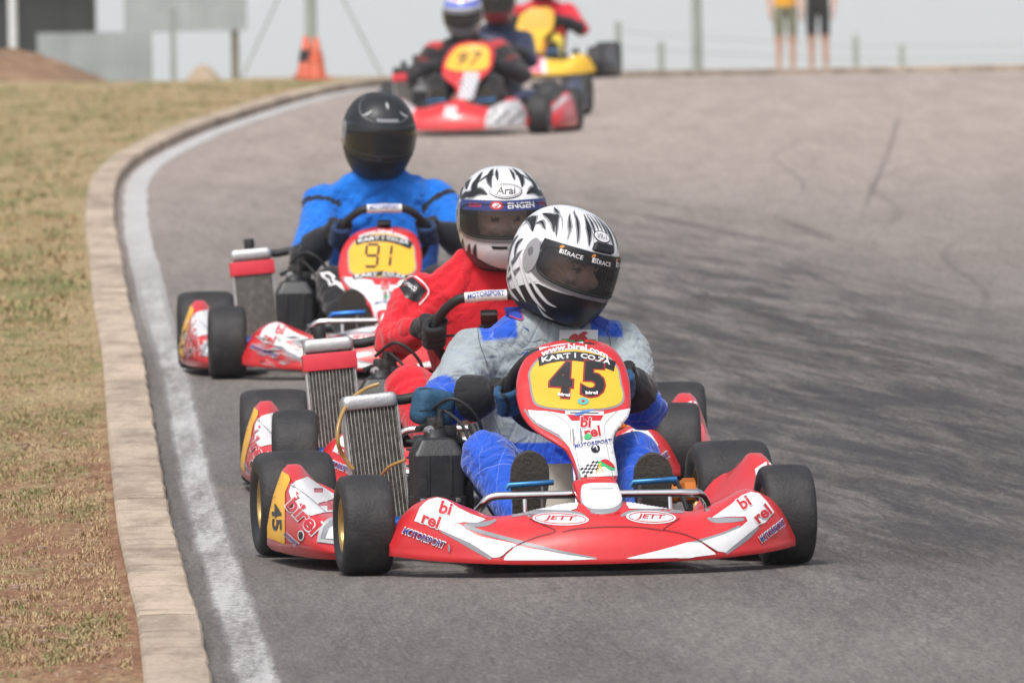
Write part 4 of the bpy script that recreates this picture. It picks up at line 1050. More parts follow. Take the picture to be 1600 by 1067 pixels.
# ================================================================== PEOPLE
SKIN = (.55, .31, .22)
def bone(a, b, r0, r1, n=6, flat=1.0):
    a, b = Vector(a), Vector(b); P = [a.lerp(b, k / n) for k in range(n + 1)]
    return tube(P, [lerp(r0, r1, k / n) for k in range(n + 1)], 16, True, False, flat)
class Body:
    head = None
    def __init__(s): s.v = []; s.f = []; s.seg = []
    def add(s, v, f):
        n = len(s.v); s.v += list(v); s.f += [tuple(i + n for i in q) for q in f]
    def limb(s, name, a, b, r0, r1, flat=1.0):
        s.add(*bone(a, b, r0, r1, 6, flat)); s.add(*ball(a, r0 * .99)); s.add(*ball(b, r1 * .99)); s.seg.append((name, Vector(a), Vector(b), r0, r1))
    def torso(s, rows):
        rings = [[Vector((xc + w * math.copysign(abs(math.cos(t)) ** .8, math.cos(t)), y + d * math.sin(t), z)) for t in [2 * math.pi * k / 28 for k in range(28)]] for z, y, xc, w, d in rows]
        s.add(*loft(rings)); a, b = rows[0], rows[-1]
        s.seg.append(('torso', Vector((a[2], a[1], a[0])), Vector((b[2], b[1], b[0])), .17, .13))
    def build(s, name, parent, m, colour, voxel=.0085, fold=.006, joints=(), seed=0, sm=4):
        me = remesh(s.v, s.f, voxel, sm); nv = len(me.vertices)
        co = np.empty(nv * 3); me.vertices.foreach_get('co', co); co = co.reshape(-1, 3)
        no = np.empty(nv * 3); me.vertices.foreach_get('normal', no); no = no.reshape(-1, 3)
        best = np.full(nv, 1e9); bi = np.zeros(nv, int); bt = np.zeros(nv); ang = np.zeros(nv); lng = np.zeros(nv)
        for k, (nm, a, b, r0, r1) in enumerate(s.seg):
            A = np.array(a); D = np.array(b) - A; L = np.linalg.norm(D); D = D / L; t = np.clip((co - A) @ D, 0, L)
            q = co - (A + t[:, None] * D); d = np.linalg.norm(q, axis=1) / (r0 + (r1 - r0) * t / L)
            up = np.array([0, -1, .2]); e1 = up - D * (up @ D); e1 /= np.linalg.norm(e1) + 1e-9; e2 = np.cross(D, e1)
            an = np.arctan2(q @ e2, q @ e1) * (r0 + r1) * .5
            w = d < best; best[w] = d[w]; bi[w] = k; bt[w] = (t / L)[w]; ang[w] = an[w]; lng[w] = t[w]
        out = co.copy(); names = [x[0] for x in s.seg]; cols = np.empty((nv, 4))
        for i in range(nv):
            p = Vector(co[i]); nm = names[bi[i]]
            if s.head:
                q = s.head[1] @ (p - s.head[0])
                if (q.x / .09) ** 2 + ((q.y + .012) / .125) ** 2 + (q.z / .125) ** 2 < 1 and q.z > -.085 and q.y < .05: nm = 'head'
            c = colour(nm, bt[i], p, ang[i]); cols[i] = c if len(c) == 4 else (*c, 0)
            if nm not in ('head', 'neck', 'skin') and fold:
                wp = p + noise.noise_vector(p * 5 + Vector((seed, 0, 0))) * .05
                d = noise.noise(p * 7 + Vector((seed, 0, 0))) * fold
                sx = 1 if p.x > .07 else -1
                c1 = noise.noise(Vector(((wp.x * sx + wp.z) * 15, wp.y * 5, (wp.x * sx - wp.z) * 4)) + Vector((0, seed, 0))); c2 = noise.noise(Vector(((wp.x * sx - wp.z) * 17, wp.y * 8 + 4, (wp.z + wp.x * sx) * 4)) + Vector((seed, 3, 0)))
                k1 = sstep(-.1, .25, noise.noise(p * 3.5 + Vector((seed, 9, 0)))); k2 = sstep(-.1, .25, noise.noise(p * 3.5 + Vector((3, seed, 7))))
                d += (c1 * k1 * 1.6 - max(0, 1 - abs(c1) * 4) * k1 * .8 + c2 * k2 * 1.1) * fold
                for j in joints:
                    e = (p - j).length
                    if e < .16: d += math.sin(lng[i] * 190 + noise.noise(p * 9) * 6) * .0045 * (1 - e / .16)
                out[i] = co[i] + no[i] * d
        me.vertices.foreach_set('co', out.reshape(-1)); me.update()
        at = me.attributes.new('Col', 'FLOAT_COLOR', 'POINT'); at.data.foreach_set('color', cols.reshape(-1).astype(np.float32))
        la = me.attributes.new('limb', 'FLOAT_VECTOR', 'POINT'); la.data.foreach_set('vector', np.stack([lng, ang, bi * 1.0], 1).reshape(-1).astype(np.float32))
        me.materials.clear(); me.materials.append(m); me.name = name
        me.polygons.foreach_set('use_smooth', [True] * len(me.polygons))
        return link(bpy.data.objects.new(name, me), parent)

# ------------------------------------------------------------------ helmets
def S(az, el, off=1.0):
    a, e = R(az), R(el); d = Vector((math.sin(a) * math.cos(e), -math.cos(a) * math.cos(e), math.sin(e)))
    fr = max(0, -d.y); lo = max(0, -d.z)
    A = .131 * (1 - .05 * lo); B = (.150 if d.y < 0 else .152) * (1 + .11 * fr * lo * 2.0) * (1 - .03 * max(0, d.z) * fr); C = .150 if d.z > 0 else .178
    n = 2.25; r = (abs(d.x / A) ** n + abs(d.y / B) ** n + abs(d.z / C) ** n) ** (-1 / n)
    p = d * r * off; zc = -.135 - .012 * fr
    if p.z < zc: p.z = zc + (p.z - zc) * .15
    return p
def hdecal(name, T, m, par, layer=1, cell=5.0, base=.006, off0=1.0):
    V = []; F = []; idx = {}
    for Q in cells(T, cell):
        f = []
        for p in Q:
            k = (round(p[0], 3), round(p[1], 3))
            if k not in idx: idx[k] = len(V); V.append(S(p[0], p[1], off0 + base * layer))
            if not f or f[-1] != idx[k]: f.append(idx[k])
        if len(f) > 2 and f[0] == f[-1]: f.pop()
        if len(f) >= 3 and len(set(f)) == len(f): F.append(f)
    return mk(name, V, F, m, par, angle=None) if F else None
PORT = (70, -15.5, 21)
def in_port(az, el): 
    return (abs(az) / PORT[0]) ** 5 + (abs(el - (PORT[1] + PORT[2]) / 2) / ((PORT[2] - PORT[1]) / 2)) ** 5 < 1
def helmet(person, loc, rot, shell_m, visor_m, style, scale=1.0):
    naz, nel = 120, 74; V = []; F = []
    els = [lerp(-62, 90, k / nel) for k in range(nel + 1)]; azs = [-180 + 360 * k / naz for k in range(naz)]
    for e in els:
        for a in azs: V.append(S(a, e))
    for i in range(nel):
        for j in range(naz):
            a = azs[j] + 180 / naz; e = (els[i] + els[i + 1]) / 2
            if in_port(a, e): continue
            F.append((i * naz + j, i * naz + (j + 1) % naz, (i + 1) * naz + (j + 1) % naz, (i + 1) * naz + j))
    h = mk('helmet', V, F, shell_m, person, angle=60)
    h.location = loc; h.rotation_euler = rot; h.scale = (scale,) * 3
    # lining with its own opening, closed below
    V2 = [Vector(v) * .93 for v in V]; F2 = list(F); lm = mat('helmet_lining', (.015, .015, .016), .9)
    mk('lining', V2, [f[::-1] for f in F2], lm, h)
    P = []
    for k in range(64):
        w = 2 * math.pi * k / 64; c, s_ = math.cos(w), math.sin(w); q = (abs(c) ** 5 + abs(s_) ** 5) ** -.2
        P.append(S(PORT[0] * c * q, (PORT[1] + PORT[2]) / 2 + (PORT[2] - PORT[1]) / 2 * s_ * q, 1.0))
    MB().tube(P, .0045, 8, closed=True).build('port_gasket', M_BLACKR, h)
    b = MB(); b.tube([S(a, -60, .985) + Vector((0, 0, -.002)) for a in range(-180, 180, 6)], .006, 8, closed=True); b.build('base_trim', M_BLACKR, h)
    # visor
    Va = []; n1, n2 = 60, 18
    for i in range(n2 + 1):
        for j in range(n1 + 1):
            s_ = -1 + 2 * j / n1; e = lerp(-20, 26, i / n2); m_ = (-20 + 26) / 2; az = 80 * s_; e2 = 3 + (e - 3) * (1 - .25 * max(0, abs(s_) - .75) / .25)
            Va.append(S(az, e2, 1.022))
    vis = mk('visor', Va, grid_faces(n2 + 1, n1 + 1, False), visor_m, h, angle=None)
    for s_ in (-1, 1):
        hdecal('visor_pivot', oval((s_ * 84, 2), 12, 20), mat('pivot_cover', (.30, .30, .31), .25, vary=.1), h, 1, 5, .024); hdecal('pivot_screw', oval((s_ * 86, 6), 4, 5), M_STEEL, h, 1, 3, .030)
    style(h, vis)
    return h
def blade(h, path, w, layer=2, dark=M_PK, edge=M_PG, both=True):
    for s_ in ((1, -1) if both else (1,)):
        q = [(s_ * a, e) for a, e in path]
        if edge: hdecal('tribal_flash', strip(q, [.4] + [x * .9 + 4.0 for x in w] + [.2], 6), edge, h, layer - 1, 5, .0022)
        hdecal('tribal_flash', strip(q, [.2] + [x * .85 for x in w] + [.1], 6), dark, h, layer, 5, .0022)
def vtext(vis, s, c, w, hgt, m, lay=2, bold=.012):
    hdecal('lettering', place(fit(text_tris(s, 1, bold), w=w, h=hgt), c, 0, flipy=False), m, vis, lay, 4, .0018, 1.022)

M_SHELLW = mat('white_helmet_shell', (.78, .78, .79), .16, coat=.6)
M_SHELLK = mat('black_helmet_shell', (.022, .023, .025), .42, coat=.0, spec=.35, vary=.15)
M_VCLEAR = glass_mat('smoked_visor', (.76, .77, .79)); M_VDARK = mat('dark_visor', (.010, .010, .012), .10, coat=.6)
M_ORG = mat('print_orange', (.75, .27, .04), .4)
M_NAVY = mat('print_navy', (.03, .045, .18), .35)

def style_tribal(h, vis):
    for path, w in ([(14, 30), (16, 46), (24, 62), (40, 76)], [1, 1.6, 1]), ([(32, 29), (35, 46), (46, 62), (76, 72)], [1, 2, 1]), ([(54, 30), (60, 44), (76, 56), (110, 58)], [1.5, 3, 1.5]), ([(88, -14), (100, -22), (122, -32), (146, -36)], [1, 2.4, 1]), ([(64, -22), (84, -34), (108, -46)], [1, 2, 1]), ([(110, 30), (122, 30), (136, 18)], [1, 3, 1]), ([(100, 4), (110, -8), (120, -22)], [1, 2.6, 1]), ([(4, 54), (8, 66), (16, 80)], [1, 2, 1]):
        blade(h, path, w, 2, M_PG, None)
    for path, w in ([(20, 30), (22, 50), (30, 74)], [3, 9, 4]), ([(46, 30), (50, 46), (66, 66)], [2, 5, 2]), ([(4, 50), (5, 62), (10, 78)], [2, 4, 1]), ([(66, 34), (84, 50), (114, 48)], [5, 12, 6]), ([(98, 26), (116, 36), (142, 28)], [7, 12, 6]), \
                   ([(108, 14), (116, 4), (112, -12)], [3, 6, 3]), ([(122, 14), (134, -4), (128, -26)], [5, 11, 6]), ([(146, 36), (156, 4), (150, -32)], [8, 15, 8]), ([(80, 34), (96, 40), (104, 34)], [2, 4, 2]), ([(34, 29), (37, 44), (46, 60), (70, 76)], [2, 5, 2]), ([(12, 44), (14, 58), (22, 76)], [2, 5, 2]), ([(60, 30), (70, 44), (88, 58), (120, 62)], [3, 5, 3]), ([(102, 2), (112, -12), (128, -30)], [2, 5, 3]), ([(96, -16), (110, -28), (134, -38)], [2, 5, 2]):
        blade(h, path, w)
    half = [(0, -20), (22, -20.5), (42, -23), (62, -24), (80, -31), (104, -41), (134, -47), (150, -52), (150, -61), (0, -61)]
    hdecal('chin_patch', poly(half + [(-a_, e_) for a_, e_ in half[::-1][1:-1]]), M_PK, h, 3, 5, .0022)
    for s_ in (-1, 1):
        for path, w in ([(104, -6), (86, -26), (66, -40), (44, -47)], [.4, 4.6, 3.4, .2]), ([(122, -14), (104, -35), (80, -50)], [.4, 6, .2]), ([(80, -21), (62, -31), (46, -37), (34, -37)], [.3, 3.4, 2, .2]), ([(142, -26), (122, -45), (98, -53)], [.4, 5, .2]), ([(58, -46), (44, -52), (30, -52)], [.2, 2.2, .2]):
            q = [(s_ * a_, e_) for a_, e_ in path]
            hdecal('tribal_flash', strip(q, [x * 1.5 + .4 for x in w], 6), M_PSIL, h, 4, 5, .0022); hdecal('tribal_flash', strip(q, w, 6), M_PW, h, 5, 5, .0022)
    hdecal('base_band', poly([(a, -53) for a in range(-180, 181, 10)] + [(a, -62) for a in range(180, -181, -10)]), M_PK, h, 4, 6, .0022)
    # brow vent and badge
    V, F = [], []
    b = MB(); rings = []
    for e, w, o in ((27, 15, 1.0), (28, 16, 1.07), (35, 14, 1.075), (38, 12, 1.0)):
        rings.append([S(-w + 2 * w * k / 10, e, o + (.0 if 0 < k < 10 else -.07)) for k in range(11)])
    v, f = loft(rings, False, False); mk('brow_vent', v, f, M_PK, h, angle=40)
    hdecal('badge', oval((0, 44), 15, 6.5), M_PK, h, 5, 4, .0022); hdecal('badge', oval((0, 44), 13.6, 5.6), M_PW, h, 6, 4, .0022)
    hdecal('badge_letters', place(fit(text_tris('VR-1', 1, .02, .2), w=18, h=6), (0, 44), 0, flipy=False), M_PG, h, 7, 4, .0022)
    hdecal('sun_strip', poly([(a, 12.5) for a in range(-74, 75, 4)] + [(a, 25.2) for a in range(74, -75, -4)]), M_PK, vis, 1, 4, .0018, 1.022)
    for a in (-38, -2, 34):
        vtext(vis, '1', (a - 11, 19), 2.6, 7.5, M_PW); vtext(vis, 'st', (a - 6.8, 18.2), 5, 6, M_PW); vtext(vis, 'RACE', (a + 5, 17.2), 17, 4.2, M_PW)
        hdecal('sponsor_mark', spoly([(a - 14, 20), (a - 12, 23.5), (a - 8.5, 23), (a - 10, 21), (a - 12, 20.6)], 2), M_ORG, vis, 3, 4, .0018, 1.022)
def style_swirl(h, vis):
    for path, w in ([(22, 40), (30, 52), (38, 66), (52, 76)], [5, 10, 6]), ([(40, 32), (54, 42), (60, 56), (74, 66)], [8, 12, 5]), ([(26, 32), (40, 36), (58, 32), (76, 34)], [5, 9, 5]), ([(70, 38), (88, 46), (110, 42)], [6, 9, 4]), \
                   ([(96, 20), (112, 26), (132, 14)], [8, 10, 4]), ([(90, -20), (108, -8), (126, 4)], [5, 8, 3]), ([(70, -24), (86, -36), (112, -40)], [4, 8, 4]), ([(118, 40), (140, 30), (150, 4)], [6, 10, 5]), ([(24, 60), (40, 58), (50, 46)], [2, 4, 2]), ([(52, -26), (62, -40), (76, -52)], [4, 7, 4]), ([(14, 50), (20, 64), (30, 78)], [3, 5, 2]), ([(84, 24), (98, 34), (120, 30)], [5, 9, 5]), ([(60, 30), (72, 30), (88, 26)], [5, 7, 4]), ([(40, -24), (46, -36), (52, -50)], [2, 5, 2]):
        blade(h, path, [x * 1.35 for x in w])
    hdecal('badge', oval((-2, 37), 23, 9.5), M_PK, h, 5, 4, .0022); hdecal('badge', oval((-2, 37), 21.5, 8.4), M_PW, h, 6, 4, .0022); hdecal('badge_ring', ring((-2, 37), 20, 7.4, .7), M_PK, h, 7, 4, .0022)
    hdecal('badge_letters', place(fit(text_tris('Arai', 1, .02, .15), w=27, h=9.5), (-2, 37.3), 0, flipy=False), M_PK, h, 7, 4, .0022)
    hdecal('sun_strip', poly([(a, 14) for a in range(-76, 77, 4)] + [(a, 25.4) for a in range(76, -77, -4)]), M_NAVY, vis, 1, 4, .0018, 1.022)
    vtext(vis, 'ENGEN', (16, 19.6), 34, 6.6, M_PW, 2, .02); hdecal('sponsor_mark', oval((-14, 19.8), 8, 4.8), M_PR, vis, 2, 4, .0018, 1.022); hdecal('sponsor_mark', oval((-14, 19.8), 5, 2.8), M_PW, vis, 3, 4, .0018, 1.022); hdecal('sponsor_mark', strip([(-17, 19), (-14, 18.4), (-10, 22)], [.5, 1.8, .5]), M_PR, vis, 4, 4, .0018, 1.022)
    vtext(vis, 'ENGEN', (-42, 19.6), 18, 4.5, M_PR); vtext(vis, 'ENGEN', (52, 19.6), 18, 4.5, M_PR)
    hdecal('chin_vent', poly([(-20, -23.5), (20, -23.5), (18, -26.5), (-18, -26.5)]), M_PK, h, 3, 4, .0022)
    hdecal('chin_vent', poly([(-2, -23), (2, -23), (2, -27), (-2, -27)]), M_PSIL, h, 4, 4, .0022)
    hdecal('base_band', poly([(a, -44 - 6 * math.cos(R(a * 3))) for a in range(-180, 181, 6)] + [(a, -62) for a in range(180, -181, -6)]), mat('print_charcoal', (.06, .055, .055), .4), h, 3, 6, .0022)
def style_black(h, vis):
    hdecal('vent', spoly([(4, 66), (-3, 56), (4, 44), (11, 56)], 3), M_BLACK, h, 3, 4, .0022); hdecal('vent_inlay', spoly([(4, 63), (.5, 57), (4, 50), (7, 57)], 3), M_PSIL, h, 4, 4, .0022)  # black vent with a silver-grey centre
    hdecal('badge', poly([(-16, 30.5), (20, 30.5), (20, 35), (-16, 35)]), M_PG, h, 3, 4, .0022)
    for s_ in (1, -1):
        hdecal('vent', strip([(s_ * 44, 36), (s_ * 34, 40), (s_ * 28, 46)], [.5, 3.5, .5]), M_PSIL, h, 3, 4, .0022); hdecal('seam', strip([(s_ * 20, 30), (s_ * 46, 38), (s_ * 80, 60), (s_ * 110, 66)], [.6, 1, .6]), M_PG, h, 2, 4, .0022)
        hdecal('badge', oval((s_ * 92, -12), 4, 4), M_PR, h, 4, 4, .0040, 1.02)
    MB().tube([S(a, -21.5, 1.015) for a in range(-60, 61, 5)], .003, 8).build('visor_seal', M_BLACK, h)
def style_blue_band(h, vis):
    hdecal('band', poly([(a, 30) for a in range(-90, 91, 6)] + [(a, 44) for a in range(90, -91, -6)]), mat('print_royal_blue', (.05, .10, .55), .35), h, 2, 5, .0022)
    hdecal('badge', spoly([(-30, 50), (30, 50), (22, 66), (-22, 66)], 3), M_PR, h, 2, 5, .0022); hdecal('sun_strip', poly([(a, 16) for a in range(-74, 75, 6)] + [(a, 25) for a in range(74, -75, -6)]), M_PG, vis, 1, 4, .0018, 1.022)
    for s_ in (1, -1): hdecal('stripe', strip([(s_ * 78, -20), (s_ * 60, -36), (s_ * 48, -56)], [6, 10, 8]), M_PR, h, 2, 5, .0022)
    hdecal('chin_patch', spoly([(-46, -24), (0, -21), (46, -24), (56, -56), (0, -60), (-56, -56)], 3), M_PG, h, 1, 5, .0022)
def style_plain(h, vis):
    hdecal('sun_strip', poly([(a, 17) for a in range(-74, 75, 6)] + [(a, 25) for a in range(74, -75, -6)]), M_PK, vis, 1, 4, .0018, 1.022)
    hdecal('stripe', strip([(0, 30), (0, 60), (0, 88)], [10, 12, 4]), M_PSIL, h, 2, 5, .0022)

# ------------------------------------------------------------------ gloved hands closed on the rim
def glove(person, P, T, O, N, wrist, colour, m, name='glove', cuff=1.0):
    B = Body(); P, T, O, N = Vector(P), Vector(T), Vector(O), Vector(N)
    def at(th, r, k): return P + T * k + (O * math.cos(R(th)) + N * math.sin(R(th))) * r
    for q, (k, r, a1) in enumerate(((-.030, .0095, -185), (-.0105, .0105, -205), (.0105, .0108, -210), (.031, .0100, -200))):
        pts = [at(lerp(70, a1, t / 9), .0265 + (.006 if 2 < t < 5 else 0), k) for t in range(10)]
        v, f = tube(pts, [r * 1.12] + [r] * 8 + [r * .85], 10); B.add(v, f); B.add(*ball(pts[-1], r * .85, 6)); B.seg.append(('finger', pts[1], pts[4], .012, .012)); B.seg.append(('finger', pts[4], pts[9], .012, .012))
    th = [at(lerp(80, 175, t / 5), .030, .034 + .012 * t / 5) for t in range(6)]; B.add(*tube(th, [.014, .0135, .012, .012, .011, .010], 10)); B.add(*ball(th[-1], .010, 6)); B.seg.append(('thumb', th[0], th[-1], .012, .012))
    pc = at(62, .045, 0); B.add(*tube([at(40, .036, -.036), at(55, .044, 0), at(55, .044, .036)], [.019, .024, .021], 12)); B.seg.append(('palm', at(50, .044, -.03), at(55, .044, .03), .025, .025))
    W = Vector(wrist); d = (W - pc).normalized(); B.add(*bone(pc, pc.lerp(W, .55), .031, .031)); B.add(*bone(pc.lerp(W, .5), W, .034, .049 if cuff > .5 else .036)); (B.add(*bone(W, W + d * .06 * cuff, .050, .066)) if cuff > .5 else None); B.seg.append(('cuff', pc, W + d * .06, .035, .06))
    return B.build(name, person, m, colour, .0045, .0015, (), 2, 2)

M_GLOVE = attr_mat('glove_cloth', .75, None, .2, bump=.2)
M_SOLE = mat('boot_sole', (.055, .047, .038), .85, bump=.4, bscale=120, vary=.25, vscale=10)
M_BOOT = mat('boot_upper', (.03, .03, .032), .6, vary=.2)
def boot(person, heel, toe, m, sole, w=.05):
    h, t = Vector(heel), Vector(toe); ax = (t - h).normalized(); side = Vector((1, 0, 0)); fr = side.cross(ax).normalized()
    if fr.y > 0: fr = -fr
    L = (t - h).length; rings = []; sr = []
    for s_, ww, dd in ((-.02, .020, .01), (0, .036, .045), (.1, .040, .065), (.25, .039, .085), (.4, .039, .08), (.55, .044, .062), (.7, .049, .05), (.85, .047, .042), (.95, .036, .034), (1.0, .020, .024), (1.02, .006, .014)):
        c = h + ax * (L * s_); ww *= w / .05
        rings.append([c + side * (ww * math.copysign(abs(math.cos(a)) ** .7, math.cos(a))) - fr * (dd * max(0, math.sin(a)) ** .8 if math.sin(a) > 0 else 0) + fr * (.003 * abs(math.sin(a)) if math.sin(a) < 0 else 0) for a in [2 * math.pi * k / 24 for k in range(24)]])
        sr.append([c + side * ((ww + .003) * math.copysign(abs(math.cos(a)) ** .7, math.cos(a))) + fr * (.004 if math.sin(a) >= 0 else .011) for a in [2 * math.pi * (k + .5) / 24 for k in range(24)]])
    b = mk('boot', *loft(rings), m, person, angle=60); mk('sole', *loft(sr), sole, b, angle=50); return b

def driver(loc, yaw, label, sp, kr):
    root, rim_pt, wc, ax = kr
    per = empty('person', (loc[0], loc[1], terrain(*loc)), R(yaw)); tag(per, label, 'person', 'kart drivers')
    k = sp.get('tall', 1.0); xc = .07 + sp.get('lean', 0)
    z = lambda v: .10 + (v - .10) * k
    B = Body()
    sw = sp.get('wide', 1.0)
    B.torso([(z(.09), .80, .07, .12, .09), (z(.13), .84, .07, .165 * sw, .12), (z(.22), .87, .07, .17 * sw, .125), (z(.32), .87, lerp(.07, xc, .4), .178 * sw, .128), (z(.41), .86, lerp(.07, xc, .7), .192 * sw, .13), (z(.48), .845, xc, .20 * sw, .125), (z(.535), .83, xc, .195 * sw, .112), (z(.58), .82, xc, .175 * sw, .098), (z(.61), .812, xc, .135 * sw, .084)] + ([(z(.632), .805, xc, .098, .075), (z(.66), .80, xc, .072, .066)] if sp.get('high', True) else [(z(.638), .81, xc, .08, .062)]))
    B.head = (Vector(sp['head']), Euler(sp['head_rot']).to_matrix().inverted())
    H = Vector(sp['head']); HR = Euler(sp['head_rot'])
    B.limb('neck', (xc, .81, z(.59)), H + HR.to_matrix() @ Vector((0, .015, -.05)), .058, .055)
    hm = HR.to_matrix(); hp = lambda x, y, zz: H + hm @ Vector((x, y, zz))
    def oriented_ball(c, r):
        v, f = ball((0, 0, 0), r, 14); return [H + hm @ (Vector(c) + q) for q in v], f
    B.add(*oriented_ball((0, -.012, .0), (.074, .092, .105))); B.add(*oriented_ball((0, -.045, -.055), (.052, .055, .05)))
    B.add(*oriented_ball((0, -.108, -.018), (.011, .018, .026))); B.add(*oriented_ball((0, -.096, .024), (.05, .012, .009)))
    for s_ in (-1, 1): B.add(*oriented_ball((s_ * .035, -.09, -.022), (.022, .014, .018)))
    B.seg.append(('head', hp(0, -.01, -.06), hp(0, -.01, .06), .085, .08))
    joints = []
    hands = []
    for s_, nm in ((-1, 'L'), (1, 'R')):
        sh = Vector((xc + s_ * .185 * sw, .825, z(.525))); el = Vector(sp['elbow' + nm]); a = R(s_ * sp.get('grip', 82)); P = rim_pt(a)
        T = (rim_pt(a + .02) - rim_pt(a - .02)).normalized() * (-s_); O = (P - wc).normalized(); N = ax
        pc = P + (O * math.cos(R(62)) + N * math.sin(R(62))) * .045
        dirw = (el - pc).normalized(); W = pc + dirw * sp.get('wrist', .075)
        B.limb('uarm' + nm, sh, el, .075 * sw, .062); B.limb('farm' + nm, el, W - dirw * .012 if sp.get('cuff', 1) < .5 else W + dirw * .01, .062, .046 if sp.get('cuff', 1) < .5 else .036)
        joints += [el, sh]; hands.append((P, T, O, N, W))
        hip = Vector((.07 + s_ * .095, .76, z(.16))); kn = Vector(sp['knee' + nm]); an = Vector((sp['foot' + nm], .085, .115))
        B.limb('thigh' + nm, hip, kn, .092, .074); B.limb('shin' + nm, kn, an, .072, .050)
        joints += [kn]
    body = B.build('body', per, sp['cloth'], sp['colour'], sp.get('voxel', .0085), sp.get('fold', .006), joints, sp.get('seed', 0))
    for hnd in hands: glove(per, *hnd[:4], hnd[4], sp['glove'], M_GLOVE, cuff=sp.get('cuff', 1.0))
    for nm in 'LR':
        x = sp['foot' + nm]; boot(per, (x, .045, .062), (x + .002, -.004, sp.get('toe_' + nm, .305)), sp.get('boot', M_BOOT), M_SOLE)
    h = helmet(per, H, HR, sp['shell'], sp['visor'], sp['style'])
    return per, body, h, (xc, z)

# ------------------------------------------------------------------ people standing beyond the crest
def stander(x, y, zg, label, shirt, shorts, face, h=1.75, seed=0):
    per = empty('person', (x, y, zg), R(face)); tag(per, label, 'person', 'spectators standing beyond the track')
    B = Body()
    B.torso([(.86, .0, 0, .15, .10), (.95, .0, 0, .17, .115), (1.08, 0, 0, .16, .11), (1.22, 0, 0, .18, .115), (1.36, 0, 0, .19, .11), (1.43, .01, 0, .14, .085), (1.48, .01, 0, .07, .06)])
    B.limb('neck', (0, .01, 1.45), (0, 0, 1.56), .052, .05); B.limb('head', (0, -.01, 1.58), (0, 0, 1.67), .072, .085)
    v, f = ball((0, -.085, 1.60), (.012, .02, .022), 8); B.add(v, f)
    for s_ in (-1, 1):
        B.limb('thigh', (s_ * .088, 0, .88), (s_ * .095, -.01, .50), .088, .068); B.limb('shin', (s_ * .095, -.01, .50), (s_ * .10, .02, .08), .052, .036)
        B.limb('foot', (s_ * .10, .03, .035), (s_ * .11, -.13, .03), .036, .030, .8)
        B.limb('uarm', (s_ * .19, 0, 1.38), (s_ * .235, .03, 1.12), .05, .042); B.limb('farm', (s_ * .235, .03, 1.12), (s_ * .225, -.06, .88), .038, .028)
        B.limb('hand', (s_ * .225, -.06, .87), (s_ * .22, -.075, .79), .030, .024, .6)
        for q in range(4): B.limb('hand', (s_ * .22, -.10 + q * .018, .80), (s_ * .21, -.098 + q * .016, .725 - (.012 if q in (1, 2) else 0)), .0095, .008)
        B.limb('hand', (s_ * .215, -.10, .84), (s_ * .20, -.125, .785), .011, .009)
    def colour(nm, t, p, a):
        if nm in ('shin', 'hand', 'neck', 'farm'): return SKIN
        if nm == 'foot': return (.05, .045, .04)
        if nm == 'head': return (.05, .035, .025) if (p.z > 1.69 or p.y > .02) else SKIN
        if nm == 'thigh': return shorts if p.z > .52 else SKIN
        if nm == 'torso': return shirt if p.z > .93 else shorts
        if nm == 'uarm': return shirt if t < .7 else SKIN
        return shirt
    B.build('body', per, M_CLOTH, colour, .010, .004, (), seed)
    return per
M_CLOTH = attr_mat('plain_cloth', .85, None, .25, bump=.3)
M_QUILT = attr_mat('quilted_race_suit', .8, (.15, .22, .58), .3, .105, .35)

# ================================================================== KARTS AND DRIVERS IN PLACE
GREY, BLUE, RED, BLUE2, BLK = (.31, .355, .375), (.014, .085, .52), (.60, .012, .024), (.006, .15, .60), (.016, .016, .018)
WHT = (.7, .7, .7)
# --- leading kart
P1, Y1 = (.155, 35.83), 8.9
kr1 = kart(P1, Y1, 'red and white go-kart with number 45 on its yellow panel, leading the pack', dict(art=True, number='45', wheel_c=(.052, .46, .452), wheel_r=.148, turn=-8, cap=False, rad_tilt=-4.5, hose=((552, 733, .6), (536, 712, .6), (528, 690, .58), (530, 660, .6), (545, 628, .64), (570, 608, .66), (592, 600, .66))))
def col1(nm, t, p, a):
    if nm == 'neck': return SKIN if p.z > .6 else GREY
    if nm == 'head':
        q = HM1 @ (p - Vector(H1)); 
        for s_ in (-1, 1):
            if q.y < -.06 and abs(q.x - s_ * .032) < .011 and abs(q.z - .006) < .005: return (.03, .02, .018)
        if q.y < -.06 and abs(abs(q.x) - .034) < .02 and abs(q.z - .026) < .006: return (.12, .07, .045)
        return SKIN
    if nm == 'torso':
        if p.z < .30: return (*BLUE, 1)
    if nm == 'torso' or nm.startswith('uarm'):
        e = abs(p.x - .07); f = sstep(.095, .10, e) * (1 - sstep(.186, .192, e)) * sstep(.572, .58, p.z + .1 * max(0, e - .12))
        if nm != 'torso': f = max(f, sstep(.80, .84, t))
        return tuple(lerp(a_, b_, f) for a_, b_ in zip((*GREY, .3), (*BLUE, .8)))
    return (*BLUE, 1)
H1 = (.105, .765, .772); HR1 = (R(17), R(11), R(33)); HM1 = Euler(HR1).to_matrix().inverted()
GLB = (.014, .075, .17)
def glove1(nm, t, p, a): return GLB if nm == 'finger' and t > .15 else (.012, .012, .014)
per1, body1, helm1, (xc1, z1) = driver(P1, Y1, 'driver in grey and blue suit with white and black helmet, head turned to picture right', dict(
    head=H1, head_rot=HR1, elbowL=(-.245, .66, .405), elbowR=(.288, .64, .385), kneeL=(-.18, .30, .285), kneeR=(.205, .30, .265), footL=-.118, footR=.205, toe_R=.292,
    cloth=M_QUILT, colour=col1, glove=glove1, shell=M_SHELLW, visor=M_VCLEAR, style=style_tribal, lean=.0, wrist=.045, grip=94, wide=1.04, tall=1.02, high=False, voxel=.0065, fold=.009, seed=1), kr1)
